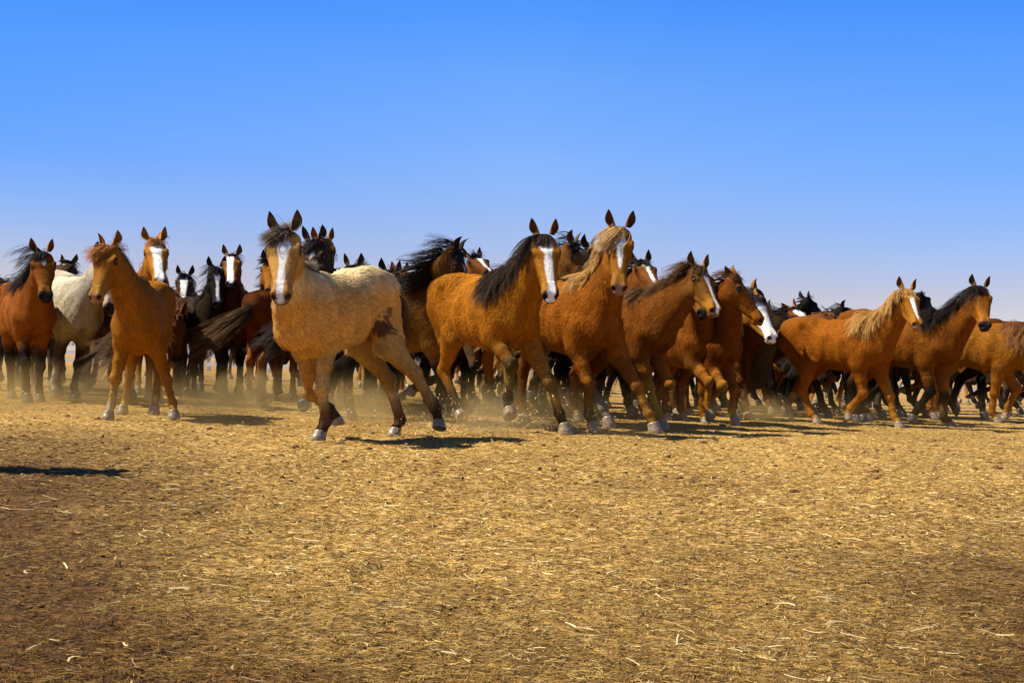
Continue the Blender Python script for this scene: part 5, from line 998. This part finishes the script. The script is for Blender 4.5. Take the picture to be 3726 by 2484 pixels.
fence['label'] = 'white board rail fence far behind the herd, seen between the legs'; fence['category'] = 'fence'
for z in (.25, .58, .91, 1.22):
    V, F = box((0, 0, z), (60, .035, .15)); mesh_from('rail', V, F, m, fence, smooth=False)
for i in range(25):
    V, F = box((-30+i*2.5, .085, .68), (.12, .12, 1.36)); mesh_from('post', V, F, m, fence, smooth=False)
# ---------------------------------------------------------------- kicked-up straw and dust
def kicked():
    rng = np.random.default_rng(8); n = 2600
    cs = [(-.35, 8.1, .30, 700), (.0, 9.0, .34, 700), (.5, 9.3, .4, 350), (-1.7, 10.5, .5, 260), (-2.9, 12.2, .8, 260), (-1.1, 8.3, .35, 200), (3.9, 12.9, .5, 130)]
    P = []; S = []
    for (x, y, r, k) in cs:
        q = np.stack([rng.normal(x, r, k), rng.normal(y, r*.8, k), np.abs(rng.gamma(1.4, .085, k))], -1); P.append(q)
    P = np.concatenate(P); P[:, 2] = np.clip(P[:, 2], .02, .62); n = len(P)
    d = rng.normal(size=(n, 3)); d /= np.linalg.norm(d, axis=1, keepdims=True); s = np.cross(d, rng.normal(size=(n, 3))); s /= np.linalg.norm(s, axis=1, keepdims=True)
    L = rng.gamma(2., .0065, (n, 1)) + .004; W = rng.uniform(.002, .0045, (n, 1))
    V = np.stack([P-d*L/2-s*W/2, P-d*L/2+s*W/2, P+d*L/2+s*W/2, P+d*L/2-s*W/2], 1).reshape(-1, 3); F = np.arange(n*4).reshape(-1, 4)
    c = np.array([.66, .48, .20])*rng.uniform(.5, 1.3, (n, 1))
    o = mesh_from('flying_straw', V, F, MAT['straw'], col=np.repeat(c, 4, 0), smooth=False); o['kind'] = 'stuff'; o['label'] = 'bits of straw thrown up by the hooves'
kicked()
def puff(cx, cy, rx, ry, h, den, seed):
    m = bpy.data.materials.new('dust_puff'); m.use_nodes = True; nt = m.node_tree; nt.nodes.clear()
    out = nt.nodes.new('ShaderNodeOutputMaterial'); v = nt.nodes.new('ShaderNodeVolumePrincipled'); nt.links.new(v.outputs[0], out.inputs['Volume'])
    v.inputs['Color'].default_value = (.90, .62, .25, 1)
    geo = nt.nodes.new('ShaderNodeNewGeometry'); mp = nt.nodes.new('ShaderNodeMapping'); mp.inputs['Location'].default_value = (-cx/rx, -cy/ry, -.05/h); mp.inputs['Scale'].default_value = (1/rx, 1/ry, 1/h)
    nt.links.new(geo.outputs['Position'], mp.inputs[0]); ln = nt.nodes.new('ShaderNodeVectorMath'); ln.operation = 'LENGTH'; nt.links.new(mp.outputs[0], ln.inputs[0])
    n = nt.nodes.new('ShaderNodeTexNoise'); n.inputs['Scale'].default_value = 3.2 + seed*.3; n.inputs['Detail'].default_value = 4; nt.links.new(geo.outputs['Position'], n.inputs['Vector'])
    s1 = nt.nodes.new('ShaderNodeMath'); s1.operation = 'MULTIPLY_ADD'; s1.inputs[1].default_value = -1.9; s1.inputs[2].default_value = .95; nt.links.new(n.outputs['Fac'], s1.inputs[0])
    a = nt.nodes.new('ShaderNodeMath'); a.operation = 'ADD'; nt.links.new(ln.outputs['Value'], a.inputs[0]); nt.links.new(s1.outputs[0], a.inputs[1])
    r = nt.nodes.new('ShaderNodeMapRange'); r.interpolation_type = 'SMOOTHSTEP'; r.inputs['From Min'].default_value = .1; r.inputs['From Max'].default_value = .85; r.inputs['To Min'].default_value = den; r.inputs['To Max'].default_value = 0
    nt.links.new(a.outputs[0], r.inputs['Value']); nt.links.new(r.outputs[0], v.inputs['Density'])
    V, F = box((cx, cy, h/2+.012), (2*rx, 2*ry, h)); o = mesh_from('dust_puff', V, F, m, smooth=False); o['kind'] = 'stuff'; o['label'] = 'small puff of dust kicked up behind a hoof'
def dust():
    m = bpy.data.materials.new('dust'); m.use_nodes = True; nt = m.node_tree; nt.nodes.clear()
    out = nt.nodes.new('ShaderNodeOutputMaterial'); v = nt.nodes.new('ShaderNodeVolumePrincipled'); nt.links.new(v.outputs[0], out.inputs['Volume'])
    v.inputs['Color'].default_value = (.82, .52, .17, 1); v.inputs['Anisotropy'].default_value = .2
    geo = nt.nodes.new('ShaderNodeNewGeometry'); n = nt.nodes.new('ShaderNodeTexNoise'); n.inputs['Scale'].default_value = 1.3; n.inputs['Detail'].default_value = 2
    nt.links.new(geo.outputs['Position'], n.inputs['Vector']); sp = nt.nodes.new('ShaderNodeSeparateXYZ'); nt.links.new(geo.outputs['Position'], sp.inputs[0])
    a = nt.nodes.new('ShaderNodeMapRange'); a.inputs['From Min'].default_value = .02; a.inputs['From Max'].default_value = .50; a.inputs['To Min'].default_value = 1; a.inputs['To Max'].default_value = 0
    nt.links.new(sp.outputs['Z'], a.inputs['Value'])
    p = nt.nodes.new('ShaderNodeMath'); p.operation = 'POWER'; p.inputs[1].default_value = 1.8; nt.links.new(a.outputs[0], p.inputs[0])
    r = nt.nodes.new('ShaderNodeMapRange'); r.inputs['From Min'].default_value = .46; r.inputs['From Max'].default_value = .64; r.inputs['To Min'].default_value = .015; r.inputs['To Max'].default_value = 1; nt.links.new(n.outputs['Fac'], r.inputs['Value'])
    q = nt.nodes.new('ShaderNodeMath'); q.operation = 'MULTIPLY'; nt.links.new(p.outputs[0], q.inputs[0]); nt.links.new(r.outputs[0], q.inputs[1])
    def fade(src, lo, hi, a, b):
        f = nt.nodes.new('ShaderNodeMapRange'); f.interpolation_type = 'SMOOTHSTEP'; f.inputs['From Min'].default_value = lo; f.inputs['From Max'].default_value = hi
        f.inputs['To Min'].default_value = a; f.inputs['To Max'].default_value = b; nt.links.new(src, f.inputs['Value']); return f.outputs[0]
    def mult(u, w):
        f = nt.nodes.new('ShaderNodeMath'); f.operation = 'MULTIPLY'; nt.links.new(u, f.inputs[0]); nt.links.new(w, f.inputs[1]); return f.outputs[0]
    w = mult(mult(q.outputs[0], fade(sp.outputs['X'], .4, 1.6, 1, .12)), mult(fade(sp.outputs['Y'], 7.6, 9.4, 0, 1), fade(sp.outputs['X'], -7, -5.5, 0, 1)))
    k = nt.nodes.new('ShaderNodeMath'); k.operation = 'MULTIPLY'; k.inputs[1].default_value = DUST; nt.links.new(w, k.inputs[0]); nt.links.new(k.outputs[0], v.inputs['Density'])
    V, F = box((-1.0, 11.8, .245), (13, 8.6, .53)); o = mesh_from('dust_cloud', V, F, m, smooth=False); o['kind'] = 'stuff'; o['label'] = 'low golden dust hanging around the running legs'
DUST = .75
dust()
for q in [(-.15, 8.75, .62, .5, .36, 1.3, 1), (-1.35, 9.8, .8, .6, .36, 1.2, 2), (-2.55, 11.2, 1.0, .8, .42, 1.2, 3), (.35, 9.6, .5, .4, .28, 1.2, 4), (-4.6, 12.1, 1.1, .7, .40, 1.0, 5), (2.9, 12.9, .6, .5, .35, 1.5, 6)]: puff(*q)
scene.cycles.volume_step_rate = 1.5; scene.cycles.volume_max_steps = 64; scene.cycles.volume_bounces = 0
